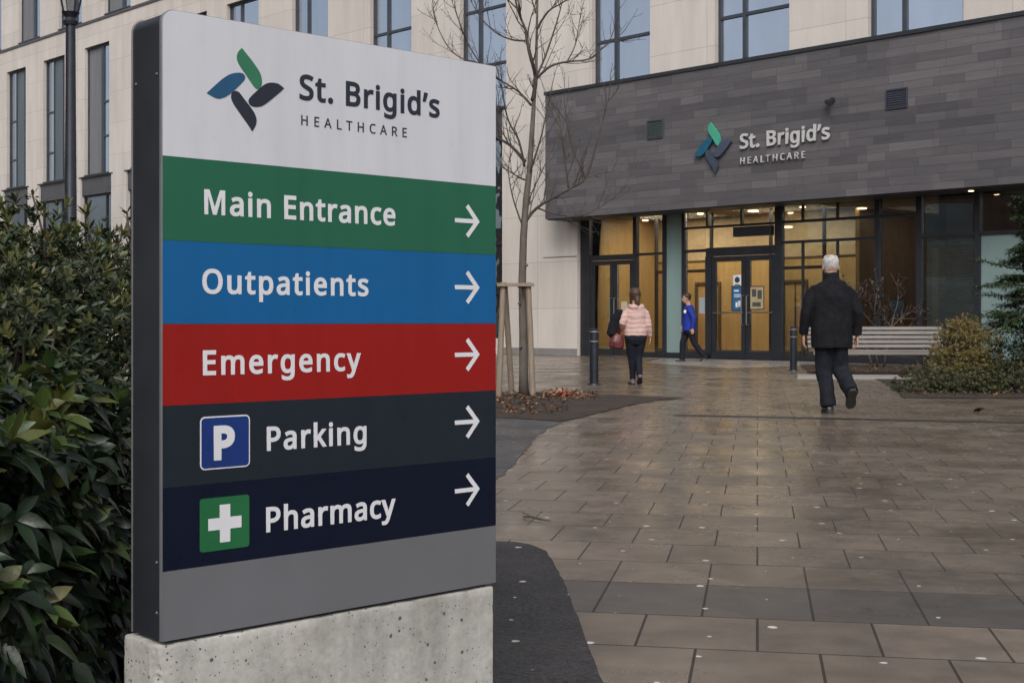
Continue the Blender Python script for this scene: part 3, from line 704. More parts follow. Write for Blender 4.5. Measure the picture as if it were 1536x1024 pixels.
vent(1331, 1360, 137, 163, simple('blue grey louvre', (0.045, 0.05, 0.07), 0.5))

# ---- entrance glazing, in the plane y = 0.14 .. 0.26
Y0, Y1 = 0.14, 0.26
TOP = GZT - 0.005
def bar(mb, xa, xb, z0, z1, d=0.0):
    mb.box(fs(xa), fs(xb), Y0 - d, Y1 + d, z0, z1)
gl = MB()      # the main mullions and rails
for xa, xb in ((866.5, 880), (945, 950), (989, 993.5), (1018, 1022.5), (1158, 1168), (1308, 1315), (1370, 1378), (1458, 1466), (1560, 1568), (1680, 1688), (1800, 1808)):
    bar(gl, xa, xb, 0.002, TOP, 0.02 if xb - xa > 6 else 0.012)
SR = [(880, 945), (950, 989), (993.5, 1018), (1022.5, 1158), (1168, 1308), (1315, 1370), (1378, 1458), (1466, 1560), (1568, 1680), (1688, 1800)]
for xa, xb in SR:
    bar(gl, xa, xb, TOP - 0.10, TOP - 0.002)
    if xa not in (880,): bar(gl, xa, xb, 0.004, 0.16)
bar(gl, 880, 945, 2.88, 3.04); bar(gl, 950, 989, 2.98, 3.05)
bar(gl, 1022.5, 1054, 3.0, 3.08); bar(gl, 1054, 1158, 2.86, 3.10)
bar(gl, 1022.5, 1158, 3.66, 3.72, -0.01); bar(gl, 1053, 1062, 0.004, 2.86)
bar(gl, 1054, 1056.5, 3.72, TOP - 0.1, -0.01); bar(gl, 1105.5, 1108, 3.72, TOP - 0.1, -0.01)
bar(gl, 1168, 1308, 3.66, 3.73, -0.01); bar(gl, 1168, 1308, 3.12, 3.19, -0.012)
for xm in (1198, 1250): bar(gl, xm - 1, xm + 1.3, 0.16, 3.12, -0.02); bar(gl, xm - 1, xm + 1.3, 3.73, TOP - 0.1, -0.02)
bar(gl, 1315, 1370, 3.66, 3.73, -0.01)
for xa, xb in ((1378, 1458), (1466, 1560), (1568, 1680), (1688, 1800)): bar(gl, xa, xb, 3.10, 3.18)
glz = gl.build('entrance_frame', m_frame, bld)
def pane(xa, xb, z0, z1, mat, parent=glz, y=0.2, name='pane', th=0.012):
    p = MB(); p.box(fs(xa), fs(xb), y, y + th, z0, z1); return p.build(name, mat, parent)
pane(880, 945, 3.04, TOP - .1, m_clear); pane(950, 989, 0.16, TOP - .1, m_clear)
pane(993.5, 1018, 0.16, TOP - .1, m_teal, name='frosted_panel', th=0.03)
pane(1022.5, 1053, 0.16, 3.66, m_clear); pane(1054, 1158, 3.1, 3.66, m_clear); pane(1022.5, 1158, 3.72, TOP - .1, m_clear)
pane(1168, 1308, 0.16, TOP - .1, m_refl); pane(1315, 1370, 0.16, TOP - .1, m_refl)
for xa, xb in ((1378, 1458), (1466, 1560), (1568, 1680), (1688, 1800)):
    pane(xa, xb, 3.18, TOP - .1, m_refl)
    pane(xa, xb, 0.16, 3.10, m_clear if xa == 1378 else m_teal, name='pane' if xa == 1378 else 'frosted_panel')
m_steel = simple('brushed steel', (0.45, 0.44, 0.42), 0.3, 0.9, 0.1, 20)
def door(xa, xb, ztop, hside, pushbar=False):
    a, b = fs(xa), fs(xb)
    f = MB(); t = 0.13; z0 = 0.03
    f.box(a, a + t, Y0 + .02, Y1 - .02, z0, ztop); f.box(b - t, b, Y0 + .02, Y1 - .02, z0, ztop)
    f.box(a + t, b - t, Y0 + .022, Y1 - .022, z0, z0 + 0.2); f.box(a + t, b - t, Y0 + .022, Y1 - .022, ztop - 0.13, ztop)
    d = f.build('door', m_frame, bld)
    p = MB(); p.box(a + t, b - t, 0.180, 0.195, z0 + .2, ztop - .13); p.build('pane', m_clear, d)
    h = MB()
    hx = b - 0.075 if hside > 0 else a + 0.075
    h.tube([(hx, 0.16, 0.95), (hx, 0.08, 0.95), (hx, 0.08, 1.75), (hx, 0.16, 1.75)], 0.017, 8)
    if pushbar: h.box(a + t * 0.5, b - t * 0.5, 0.115, 0.14, 1.27, 1.31)
    h.build('handle', m_steel, d)
door(881.5, 914.5, 2.87, 1); door(915.3, 944.5, 2.87, -1)
door(1062.5, 1112.5, 2.85, 1, True); door(1113.5, 1157.7, 2.85, -1, True)
op = MB(); op.box(fs(1101), fs(1157.5), -0.06, 0.13, 3.36, 3.62, 0.015)
op.build('door_operator', m_frame, bld)

# ---- lobby behind the glass
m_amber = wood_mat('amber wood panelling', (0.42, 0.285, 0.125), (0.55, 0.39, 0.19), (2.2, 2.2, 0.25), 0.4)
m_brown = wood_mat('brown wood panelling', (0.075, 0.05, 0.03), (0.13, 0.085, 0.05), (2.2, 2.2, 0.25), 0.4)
m_ceil = simple('ceiling board', (0.20, 0.155, 0.105), 0.8)
m_floor = simple('lobby tiles', (0.30, 0.24, 0.17), 0.25)
lf = MB(); lf.box(SG - 0.5, S1 - .1, 0.27, 13, -0.04, 0.02); lf.build('lobby_floor', m_floor, bld)
lc = MB(); lc.box(SG - 0.5, S1 - .1, 0.345, 13, 4.34, 4.5); lc.build('lobby_ceiling', m_ceil, bld)
lw = MB()
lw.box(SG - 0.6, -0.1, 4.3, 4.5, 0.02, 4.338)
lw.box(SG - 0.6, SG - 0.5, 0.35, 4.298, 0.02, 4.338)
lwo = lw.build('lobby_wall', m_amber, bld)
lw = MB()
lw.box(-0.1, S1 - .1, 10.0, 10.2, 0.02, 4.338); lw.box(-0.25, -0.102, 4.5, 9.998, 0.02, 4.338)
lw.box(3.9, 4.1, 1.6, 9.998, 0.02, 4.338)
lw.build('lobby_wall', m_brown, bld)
lw = MB(); lw.box(1.75, 1.95, 8.0, 8.2, 0.02, 4.33); lw.box(3.2, 3.895, 2.6, 2.75, 0.02, 3.0)
lw.build('lobby_partition', m_amber, bld)
bl = MB(); bl.box(SG - .5, 3.9, 5.5, 5.8, 3.72, 4.335); bl.build('lobby_bulkhead', m_brown, bld) if False else None
m_lamp = emitter('warm downlight', (1.0, 0.70, 0.36), 8)
def downlight(x, y, r=0.11, zc=None):
    zc = zc or (3.85 if y > 335 else 4.335)
    Y = (zc - CAM_H) * FOC / (HOR - y)
    P = Vector(((x - 768) / FOC * Y, Y, 0)) - FO
    s = P.x * FE[0] + P.y * FE[1]; yy = P.x * FB[0] + P.y * FB[1]
    d = MB(); d.tube([(s, yy, zc + 0.001), (s, yy, zc - 0.03)], [r, r * 0.9], 20)
    if zc < 4: d.tube([(s, yy, 4.338), (s, yy, zc + 0.002)], 0.006, 5)
    o = d.build('downlight', m_lamp, bld)
    return s, yy
LIGHTS = [(1050.5, 320, .10), (1130, 316, .16), (1176, 340, .26), (1188, 319, .13), (1204, 310, .09), (1293, 312, .14), (1298, 347, .34), (1326, 351, .2), (1425, 305, .13),
          (968, 330, .1), (910, 331, .1), (1240, 325, .12)]
for x, y, r in LIGHTS:
    q = downlight(x, y, r)
    print('downlight', x, y, [round(v, 2) for v in q])
sl = MB(); P_ = (5.8, -0.45); sl.tube([(P_[0], P_[1], FZ0 - 0.031), (P_[0], P_[1], FZ0 - 0.04)], 0.06, 16); sl.build('downlight', m_lamp, bld)

def lobby_light(s, y, z, sx, sy, power):
    d = bpy.data.lights.new('lobby_light', 'AREA'); d.shape = 'RECTANGLE'; d.size = sx; d.size_y = sy; d.energy = power; d.color = (1.0, 0.80, 0.54)
    o = bpy.data.objects.new('lobby_light', d); o.location = (s, y, z); link(o, bld)
lobby_light(-5.4, 2.3, 4.3, 2.5, 2.5, 165)
lobby_light(-1.5, 2.3, 4.3, 3.0, 2.5, 185)
lobby_light(2.0, 6.0, 4.3, 2.5, 3.0, 70)
lobby_light(6.5, 3.0, 4.3, 2.5, 2.5, 15)

# inner vestibule screen and fittings give the lobby its depth
vs = MB()
for s_ in (-6.3, -4.15, -2.0, -0.2):
    vs.box(s_ - .035, s_ + .035, 2.75, 2.85, 0.02, 4.338)
for a_, b_ in ((-6.265, -4.185), (-1.965, -0.235)):
    vs.box(a_, b_, 2.755, 2.845, 2.55, 2.64); vs.box(a_, b_, 2.76, 2.84, 0.02, 0.14)
vs.build('vestibule_screen', m_frame, bld)
dw = MB()
for a_, b_ in ((-5.9, -4.9), (-2.6, -1.7)):
    dw.box(a_, a_ + .08, 4.24, 4.298, .02, 2.3); dw.box(b_ - .08, b_, 4.24, 4.298, .02, 2.3); dw.box(a_ + .08, b_ - .08, 4.24, 4.298, 2.22, 2.3)
    dw.box((a_ + b_) / 2 - .01, (a_ + b_) / 2 + .01, 4.27, 4.298, .02, 2.22)
dw.box(-7.5, -0.102, 4.275, 4.298, .02, .16); dw.box(-7.5, -0.102, 4.27, 4.298, 2.95, 3.0)
dw.build('lobby_doorway', m_brown, bld)
up = MB(); up.box(-7.5, -0.102, 4.285, 4.299, 3.0, 4.337); up.build('lobby_wall_upper', simple('warm plaster', (0.50, 0.40, 0.27), .7), bld)
mt = MB(); mt.box(-2.4, -0.2, 0.4, 2.3, 0.021, 0.032); mt.build('entrance_mat', simple('dark mat', (.03, .028, .026), .9), bld)

# brick block across the plaza, seen mirrored in the entrance glass
nb = empty('brick_block', Vector((-24, 18, 0)), 0)
tag(nb, 'plain dark brick block across the plaza, mirrored in the entrance glazing', 'building')
nw = MB(); nw.box(-5, 5, -26, 26, 0, 11); nw.build('wall', simple('brown brick', (0.13, 0.085, 0.065), .85, 0, .3, 3), nb)
for i in range(9):
    for z_ in (1.2, 4.6, 8.0):
        k = MB(); y_ = -23 + i * 5.4; k.box(5.001, 5.06, y_, y_ + 2.2, z_, z_ + 1.9); k.build('window', m_dimglass, nb)

# window blind behind the glass beside the planting bed
b = MB()
s0, s1 = fs(1379), fs(1457)
for i in range(54):
    z = 0.3 + i * 0.052
    b.box(s0 + .02, s1 - .02, -0.022, 0.022, -0.0015, 0.0015, 0, Matrix.Translation((0, 0.33, z)) @ Matrix.Rotation(R(52), 4, 'X'))
b.box(s0 + .02, s1 - .02, 0.30, 0.36, 3.10, 3.16)
bo = b.build('window_blind', simple('grey green slats', (0.36, 0.42, 0.42), 0.5))
bo.location = FO; bo.rotation_euler = (0, 0, FROT)
tag(bo, 'grey green horizontal slat blind behind the pane right of the bare red tree', 'blind')

# things inside the lobby and notices on the doors
def on_facade(o):
    o.location = FO; o.rotation_euler = (0, 0, FROT); return o
m_white = simple('white paper', (0.75, 0.75, 0.73), 0.6)
m_blue = simple('blue poster', (0.025, 0.13, 0.30), 0.5)
m_ink = simple('dark ink', (0.03, 0.05, 0.08), 0.5)
n = MB(); a, c = fs(1094), fs(1106.5)
n.box(a, c, 0.173, 0.1785, fz(1100, 428), fz(1100, 412))
no = on_facade(n.build('notice', m_white)); tag(no, 'small white square notice with dark round symbol on the entrance door glass', 'notice')
k = MB(); cx_, cz_ = (a + c) / 2, fz(1100, 419.5)
k.tube([(cx_, 0.1728, cz_), (cx_, 0.1705, cz_)], 0.085, 20); k.box(cx_ - .09, cx_ + .09, 0.209, 0.1728, cz_ - .15, cz_ - .12)
k.build('symbol', m_ink, no)
n = MB(); a, c = fs(1093), fs(1109)
n.box(a, c, 0.173, 0.1785, fz(1100, 465), fz(1100, 430))
no = on_facade(n.build('poster', m_blue)); tag(no, 'tall blue poster with white lines below the white notice on the door', 'poster')
k = MB()
for (u0, u1, v0, v1) in ((.15, .6, .80, .87), (.15, .8, .64, .68), (.15, .75, .56, .6), (.3, .5, .12, .34), (.55, .8, .14, .4)):
    k.box(a + (c - a) * u0, a + (c - a) * u1, 0.1705, 0.1728, fz(1100, 465) + v0 * .64, fz(1100, 465) + v1 * .64)
k.build('print', m_white, no)
k = MB(); z0_, z1_ = fz(1100, 465), fz(1100, 430)
k.box(a - .03, a, 0.170, 0.179, z0_ - .03, z1_ + .03); k.box(c, c + .03, 0.170, 0.179, z0_ - .03, z1_ + .03)
k.box(a, c, 0.1702, 0.1788, z1_, z1_ + .03); k.box(a, c, 0.1702, 0.1788, z0_ - .03, z0_)
k.build('poster_frame', m_frame, no)
n = MB(); a, c = fs(1120), fs(1139.5); z0_, z1_ = fz(1130, 463), fz(1130, 430)
n.box(a, c, 0.173, 0.1785, z0_, z1_)
no = on_facade(n.build('noticeboard', simple('beige board', (0.42, 0.34, 0.2), 0.6))); tag(no, 'beige noticeboard with dark sheets on the other entrance door leaf', 'noticeboard')
k = MB()
for (u0, u1, v0, v1) in ((.12, .45, .55, .9), (.55, .88, .45, .85), (.15, .8, .1, .3)):
    k.box(a + (c - a) * u0, a + (c - a) * u1, 0.1705, 0.1728, z0_ + (z1_ - z0_) * v0, z0_ + (z1_ - z0_) * v1)
k.build('sheet', simple('dark sheet', (0.07, 0.07, 0.07), 0.6), no)
k = MB(); k.box(a - .025, a, .170, .179, z0_ - .025, z1_ + .025); k.box(c, c + .025, .170, .179, z0_ - .025, z1_ + .025); k.box(a, c, .1702, .1788, z1_, z1_ + .025); k.box(a, c, .1702, .1788, z0_ - .025, z0_)
k.build('board_frame', m_frame, no)
# two paper notices on the left hand doors
n = MB(); a, c = fs(926), fs(935); n.box(a, c, .173, .177, fz(930, 468), fz(930, 452))
tag(on_facade(n.build('notice', simple('cream paper', (0.5, 0.42, 0.3), .6))), 'faded cream sheet on the glass of the narrow left entrance doors', 'notice')
n = MB(); a, c = fs(1042.5), fs(1051.5); n.box(a, c, .1945, .199, fz(1047, 470), fz(1047, 446))
tag(on_facade(n.build('notice', simple('pale blue paper', (0.34, 0.38, 0.42), .5))), 'pale blue grey sheet on the narrow pane behind the person in blue', 'notice')

n = MB(); n.box(0.3, 0.95, 5.2, 6.4, 0.02, 1.1, .02)
desk = on_facade(n.build('reception_desk', simple('desk front', (0.18, 0.06, 0.035), .4)))
tag(desk, 'reddish brown reception desk with blue screen seen through the entrance glazing', 'desk')
k = MB(); k.box(0.25, 1.0, 5.15, 6.45, 1.101, 1.15, .01); k.build('counter', simple('desk top', (0.4, 0.4, 0.4), .3), desk)
k = MB(); k.box(0.4, 0.85, 5.3, 5.34, 1.25, 1.65, .01); k.box(.58, .66, 5.31, 5.33, 1.15, 1.25); k.build('screen', m_blue, desk)
k = MB(); k.box(-0.1, 0.0, 6.6, 7.4, 1.5, 2.5)
pf = MB(); pf.box(0.75, 1.15, 9.93, 9.995, 1.5, 2.7, .01)
po = on_facade(pf.build('framed_picture', m_frame)); tag(po, 'dark framed picture on the brown lobby wall behind the reception desk', 'picture')
k.bm.free(); k = MB(); k.box(0.8, 1.1, 9.915, 9.928, 1.56, 2.64); k.build('picture', simple('muted print', (0.2, 0.12, 0.06), .5), po)

# ------------------------------------------------------------------ lettering
def glyph(ch, bold):
    if ch == 'M':
        b, t, w = -bold, CAPH + bold, 66 + 1.9 * bold
        q = [(72, b), (72, t), (72 + w * 1.32, t), (363, t - (t - b) * .70), (364, t - (t - b) * .70), (655 - w * 1.32, t), (655, t), (655, b), (655 - w, b), (655 - w, t - 165), (364 + w * .48, b), (363 - w * .48, b), (72 + w, t - 165), (72 + w, b)]
        return GLYPHS['M'][0], [[Vector(p) for p in q]]
    adv, cs = GLYPHS[ch]
    out = []
    for c in cs:
        p = [tuple(map(float, q.split(','))) for q in c.split()]
        n = len(p)
        q = []
        for i in range(n):
            a, b, d = Vector(p[i - 1]), Vector(p[i]), Vector(p[(i + 1) % n])
            e1 = (b - a).normalized(); e2 = (d - b).normalized()
            n1 = Vector((-e1.y, e1.x)); n2 = Vector((-e2.y, e2.x))
            m = n1 + n2
            k = 1 + n1.dot(n2)
            m = m / max(k, 0.45)
            q.append(b + m * bold)
        out.append(unloop(q))
    return adv, out
def unloop(q):
    # drop the small loops that thickening can leave in an outline
    q = list(q); again = True
    while again and len(q) > 6:
        again = False; n = len(q)
        for i in range(n):
            a, b = q[i], q[(i + 1) % n]
            for g in range(2, min(14, n // 3)):
                c, d = q[(i + g) % n], q[(i + g + 1) % n]
                r, s = b - a, d - c; den = r.x * s.y - r.y * s.x
                if abs(den) < 1e-9: continue
                t = ((c - a).x * s.y - (c - a).y * s.x) / den; u = ((c - a).x * r.y - (c - a).y * r.x) / den
                if 1e-6 < t < 1 - 1e-6 and 1e-6 < u < 1 - 1e-6 and sum((q[(i + 1 + k) % n] - q[(i + k) % n]).length for k in range(1, g)) < 170:
                    drop = {(i + 1 + k) % n for k in range(g)}
                    x = a + r * t; first = (i + 1) % n
                    q = [x if k == first else p for k, p in enumerate(q) if k == first or k not in drop]
                    again = True; break
            if again: break
    return q
CAPH = max(float(q.split(',')[1]) for q in GLYPHS['H'][1][0].split())

def fill_curve(contours, extrude, name='t'):
    cu = bpy.data.curves.new(name, 'CURVE'); cu.dimensions = '2D'; cu.fill_mode = 'BOTH'; cu.extrude = extrude
    for c in contours:
        s = cu.splines.new('POLY'); s.points.add(len(c) - 1); s.use_cyclic_u = True
        for pt, q in zip(s.points, c): pt.co = (q[0], q[1], 0, 1)
    o = bpy.data.objects.new(name, cu); COL.objects.link(o)
    dg = bpy.context.evaluated_depsgraph_get()
    me = bpy.data.meshes.new_from_object(o.evaluated_get(dg))
    bpy.data.objects.remove(o); bpy.data.curves.remove(cu)
    return me

def lettering(name, text, cap, width, x, z, y, mat, parent, bold=20, ext=0.0004):
    """text in the local x-z plane facing -y: left end x, baseline z"""
    sc = cap / (CAPH + 2 * bold)
    adv = [GLYPHS[c][0] + 2 * bold for c in text]
    first = min(float(q.split(',')[0]) for cc in GLYPHS[text[0]][1] for q in cc.split()) - bold
    lastg = text[-1]
    rb = GLYPHS[lastg][0] - max(float(q.split(',')[0]) for cc in GLYPHS[lastg][1] for q in cc.split()) + bold
    natural = sum(adv) - first - rb
    extra = (width / sc - natural) / max(1, len(text) - 1)
    me = bpy.data.meshes.new(name); bmm = bmesh.new(); pen = -first
    sx = 1.0
    if extra < -22 and len(text) > 1 and name != 'x':       # squeeze the letters a little rather than overlap them
        sx = (width / sc + 10 * (len(text) - 1)) / natural; extra = -10
    for c, a in zip(text, adv):
        cs = [[((pen + p.x) * sx * sc, (p.y + bold) * sc) for p in q] for q in glyph(c, bold)[1]]
        if cs:
            one = fill_curve(cs, ext); bmm.from_mesh(one); bpy.data.meshes.remove(one)
        pen += a + extra / sx
    bmm.to_mesh(me); bmm.free()
    me.transform(Matrix.Translation((x, y, z)) @ Matrix.Rotation(R(90), 4, 'X'))
    print('text', text, 'extra', round(extra, 1), 'sx', round(sx, 3))
    return mesh_obj(name, me, mat, parent)

def smooth_poly(pts, k=6, corners=(0,)):
    n = len(pts); out = []
    P = [Vector(p) for p in pts]
    for i in range(n):
        p0, p1, p2, p3 = P[i - 1], P[i], P[(i + 1) % n], P[(i + 2) % n]
        if i in corners: p0 = p1
        if (i + 1) % n in corners: p3 = p2
        for j in range(k):
            t = j / k
            out.append(0.5 * ((2 * p1) + (p2 - p0) * t + (2 * p0 - 5 * p1 + 4 * p2 - p3) * t * t + (3 * p1 - p0 - 3 * p2 + p3) * t ** 3))
    return out

# ------------------------------------------------------------------ wayfinding sign
SU = Vector((2929 - 768, FOC, 0)).normalized()
SV = Vector((-SU.y, SU.x, 0))
SP = Vector(((241 - 768) / FOC * 2.9, 2.9, 0))
SROT = math.atan2(SU.y, SU.x)
def sg(x, y):
    a = (x - 768) / FOC
    t = SP.dot(SV) / (a * SV.x + SV.y)
    return ((Vector((a * t, t, 0)) - SP).dot(SU), CAM_H + (HOR - y) * t / FOC)
SW = sg(741, 482)[0]
ZB, ZTOP = sg(239, 962)[1], sg(246, 14)[1]
SH = ZTOP - ZB
sign = empty('wayfinding_sign', SP, SROT)
tag(sign, 'tall hospital direction sign with white header and coloured bands on a concrete base', 'sign')

m_alu = simple('anodised edge', (0.24, 0.24, 0.255), 0.4, 0.5, 0.08, 8)
m_cab = simple('dark sign casing', (0.030, 0.033, 0.040), 0.42, 0.25, 0.2, 3, bump=0.03, bscale=300)
def paint(name, col, rough=0.32):
    t = NT(name)
    v = t.coord('Object')
    big = t.noise(v, 2.5, 5, 0.6); st = t.noise(t.coord('Object', (9, 9, 0.8)), 2.0, 5, .6)
    c = t.mix(0.5, col, t.ramp(big, [(0.25, 0.88), (0.75, 1.08)]), 'MULTIPLY')
    c = t.mix(0.4, c, t.ramp(st, [(0.3, 0.86), (0.6, 1.05)]), 'MULTIPLY')
    t.set(Base_Color=c, Roughness=t.ramp(t.noise(v, 14, 6, .7), [(0.3, rough * 0.75), (0.7, rough * 1.4)]))
    t.b.inputs['Specular IOR Level'].default_value = 0.22
    t.bump(t.noise(v, 5, 2), 0.02, 0.01)
    return t.m
P_WHITE = paint('white sign enamel', (0.585, 0.59, 0.63))
P_COLS = [('green sign enamel', (0.020, 0.118, 0.068)), ('blue sign enamel', (0.007, 0.105, 0.285)), ('red sign enamel', (0.27, 0.011, 0.009)),
          ('slate sign enamel', (0.014, 0.020, 0.029)), ('navy sign enamel', (0.0035, 0.006, 0.019))]
P_GREY = simple('grey sign metal', (0.155, 0.155, 0.168), 0.45, 0.15, 0.08, 3)
P_LET = simple('white vinyl', (0.68, 0.68, 0.71), 0.4, 0, 0.03)
P_DLET = simple('dark navy vinyl', (0.013, 0.017, 0.030), 0.4, 0, 0.1)

def arcs(pts_r):
    """outline from corners (x, z, radius), counter-clockwise"""
    out = []; n = len(pts_r)
    for i in range(n):
        p = Vector(pts_r[i][:2]); r = pts_r[i][2]
        if r <= 0: out.append(p); continue
        a = (Vector(pts_r[i - 1][:2]) - p).normalized(); b = (Vector(pts_r[(i + 1) % n][:2]) - p).normalized()
        c = p + (a + b) * r
        for k in range(9):
            t = k / 8 * math.pi / 2
            out.append(c - b * r * math.cos(t) - a * r * math.sin(t))
    return out
def prism(name, outline, y0, y1, mats, parent, bev=0.0, smooth=R(35)):
    bm = bmesh.new()
    f = bm.faces.new([bm.verts.new((p[0], y0, p[1])) for p in outline])
    r = bmesh.ops.extrude_face_region(bm, geom=[f])
    for v in r['geom']:
        if isinstance(v, bmesh.types.BMVert): v.co.y = y1
    bmesh.ops.recalc_face_normals(bm, faces=bm.faces[:])
    if bev:
        es = [e for e in bm.edges if abs(e.verts[0].co.y - y0) < 1e-6 and abs(e.verts[1].co.y - y0) < 1e-6]
        bmesh.ops.bevel(bm, geom=es, offset=bev, segments=2, affect='EDGES', profile=0.5)
    me = bpy.data.meshes.new(name); bm.to_mesh(me); bm.free()
    smooth_mesh(me, smooth)
    return mesh_obj(name, me, mats, parent)

SD = 0.128
RAD = 0.030
cabo = arcs([(0, ZB + .001, 0), (SW - .004, ZB + .001, 0), (SW - .004, ZTOP - .003, 0.006), (0.0, ZTOP - .003, RAD)])
cab = prism('cabinet', cabo, 0.004, SD, m_cab, sign, 0.002)
# silver rim round the cabinet's front edge and along its back
rim = prism('front_rim', arcs([(-0.0012, ZB, 0), (SW, ZB, 0), (SW, ZTOP + .001, 0.004), (-0.0012, ZTOP + .001, RAD + .001)]), -0.006, 0.0038, m_alu, sign, 0.002)
rimb = prism('back_rim', arcs([(-0.002, ZB, 0), (SW, ZB, 0), (SW, ZTOP, 0.004), (-0.002, ZTOP, RAD + .002)]), SD + .0005, SD + 0.004, m_alu, sign, 0.001)
for zz in (ZB + 0.06, ZB + 0.17, ZTOP - 0.14):
    b = MB(); b.tube([(-0.0002, 0.016, zz), (-0.0028, 0.016, zz)], [0.0032, 0.0026], 10, ref=Vector((0, 1, 0))); b.build('screw', m_alu, cab)
b = MB(); b.tube([(-0.0002, SD - 0.016, ZTOP - 0.15), (-0.0028, SD - .016, ZTOP - .15)], [0.0032, 0.0026], 10, ref=Vector((0, 1, 0))); b.build('screw', m_alu, cab)

FR = [0.0, 0.233, 0.366, 0.4985, 0.628, 0.7575, 0.8895, 1.0]
ZL = [ZTOP - SH * f for f in FR]
YF, G = -0.0085, 0.0006
def panel(name, i, mat, r=0.0):
    z1, z0 = ZL[i], ZL[i + 1] + G
    x0, x1 = 0.0012, SW - 0.0012
    if i == 0: o = arcs([(x0, z0, 0), (x1, z0, 0), (x1, z1 - .001, 0.003), (x0, z1 - .001, RAD - .001)])
    else: o = [Vector((x0, z0)), Vector((x1, z0)), Vector((x1, z1)), Vector((x0, z1))]
    return prism(name, o, YF, -0.0064, mat, sign)
header = panel('header_panel', 0, P_WHITE)
bands = [panel('direction_panel', i + 1, paint(*P_COLS[i])) for i in range(5)]
for bnd, l in zip(bands, ('green band reading Main Entrance', 'blue band reading Outpatients', 'red band reading Emergency', 'slate band reading Parking', 'navy band reading Pharmacy')): bnd['label'] = l
foot = panel('footer_panel', 6, P_GREY)
YT = YF - 0.0007
def sign_text(text, xl, yl, xr, yr, cap_px, mat, parent, bold, name='lettering'):
    a, b = sg(xl, yl), sg(xr, yr)
    t = SP.dot(SV) / ((xl - 768) / FOC * SV.x + SV.y)
    return lettering(name, text, cap_px * t / FOC, b[0] - a[0], a[0], (a[1] + b[1]) / 2, YT, mat, parent, bold)
AP = '\u2019'
sign_text('St. Brigid' + AP + 's', 446, 153, 656, 175.3, 38.3, P_DLET, header, 24)
sign_text('HEALTHCARE', 448.6, 190.2, 606.7, 205, 14.9, P_DLET, header, 6)
sign_text('Main Entrance', 302.4, 323.0, 589.6, 338.0, 37.6, P_LET, bands[0], 22)
sign_text('Outpatients', 300.3, 440.5, 549.3, 444.3, 37.2, P_LET, bands[1], 22)
sign_text('Emergency', 301.2, 562.2, 537.6, 556.0, 37.6, P_LET, bands[2], 22)
sign_text('Parking', 397, 675.6, 546.3, 664.5, 36.4, P_LET, bands[3], 22)
sign_text('Pharmacy', 396, 794.2, 589.6, 776.5, 37.6, P_LET, bands[4], 22)
def arrow(cx, cy, parent):
    # outline on the panel from pixels of the photograph's arrow, the same for all five
    ux0, uz = sg(679, cy); ux1 = sg(716, cy)[0]
    L = ux1 - ux0; h = sg(698, cy - 25)[1] - sg(698, cy)[1]; t = 0.0062
    tip = ux1; bx = tip - 0.47 * L
    d = Vector((tip - bx, -h)).normalized(); nn = Vector((-d.y, d.x))
    w2 = t
    t = 0.0055; wst = 0.0118
    dx, dy = -0.46 * L, h; ll = math.hypot(dx, dy); a_, b_ = -dx / ll, dy / ll
    s_ = (t + wst * a_) / b_; xi = tip - wst * b_ - a_ * s_
    eo = (tip + dx, h); ei = (eo[0] - wst * b_, eo[1] - wst * a_)
    o = [(ux0, -t), (xi, -t), (ei[0], -ei[1]), (eo[0], -eo[1]), (tip, 0), eo, ei, (xi, t), (ux0, t)]
    me = fill_curve([[(p[0], p[1] + uz) for p in o]], 0.0004)
    me.transform(Matrix.Translation((0, YT, 0)) @ Matrix.Rotation(R(90), 4, 'X'))
    mesh_obj('arrow', me, P_LET, parent)
for cy, pn in zip((330.5, 430.6, 532, 633.5, 736), bands): arrow(698, cy, pn)

def tile(x0, y0, x1, y1, xr_y0, xr_y1, col, border, parent, name):
    a = sg(x0, y0); b = sg(x0, y1); c = sg(x1, xr_y0); d = sg(x1, xr_y1)
    zt, zb = (a[1] + c[1]) / 2, (b[1] + d[1]) / 2
    r = 0.012
    if border:
        bo = prism(name, arcs([(a[0], zb, r), (c[0], zb, r), (c[0], zt, r), (a[0], zt, r)]), YF - .0008, YF - 0.0001, P_LET, parent)
        g = 0.0032
        inner = prism('field', arcs([(a[0] + g, zb + g, r - g), (c[0] - g, zb + g, r - g), (c[0] - g, zt - g, r - g), (a[0] + g, zt - g, r - g)]), YF - .0015, YF - 0.0009, col, bo)
        inner.parent = parent; bo.name = name
        return inner, bo, (a[0], c[0], zb, zt)
    o = prism(name, arcs([(a[0], zb, r * .6), (c[0], zb, r * .6), (c[0], zt, r * .6), (a[0], zt, r * .6)]), YF - .0010, YF - 0.0001, col, parent)
    return o, o, (a[0], c[0], zb, zt)
pk, pb, ex = tile(297, 624, 371.6, 704, 621.8, 699.3, simple('parking blue', (0.004, 0.028, 0.165), 0.35), True, bands[3], 'parking_border')
pk.name = 'parking_field'
YT_, YT = YT, YF - 0.0019
h = ex[3] - ex[2]; wd = ex[1] - ex[0]
lettering('parking_letter', 'P', h * 0.655, wd * 0.50, ex[0] + wd * 0.265, ex[2] + h * 0.165, YT, P_LET, bands[3], 46)
ph, _, ex = tile(296.5, 747.5, 370.6, 827, 740.5, 819, simple('pharmacy green', (0.012, 0.125, 0.042), 0.35), False, bands[4], 'pharmacy_field')
cx, cz = (ex[0] + ex[1]) / 2 - .0, (ex[2] + ex[3]) / 2; wd = ex[1] - ex[0]; q, t = wd * 0.335, wd * 0.105
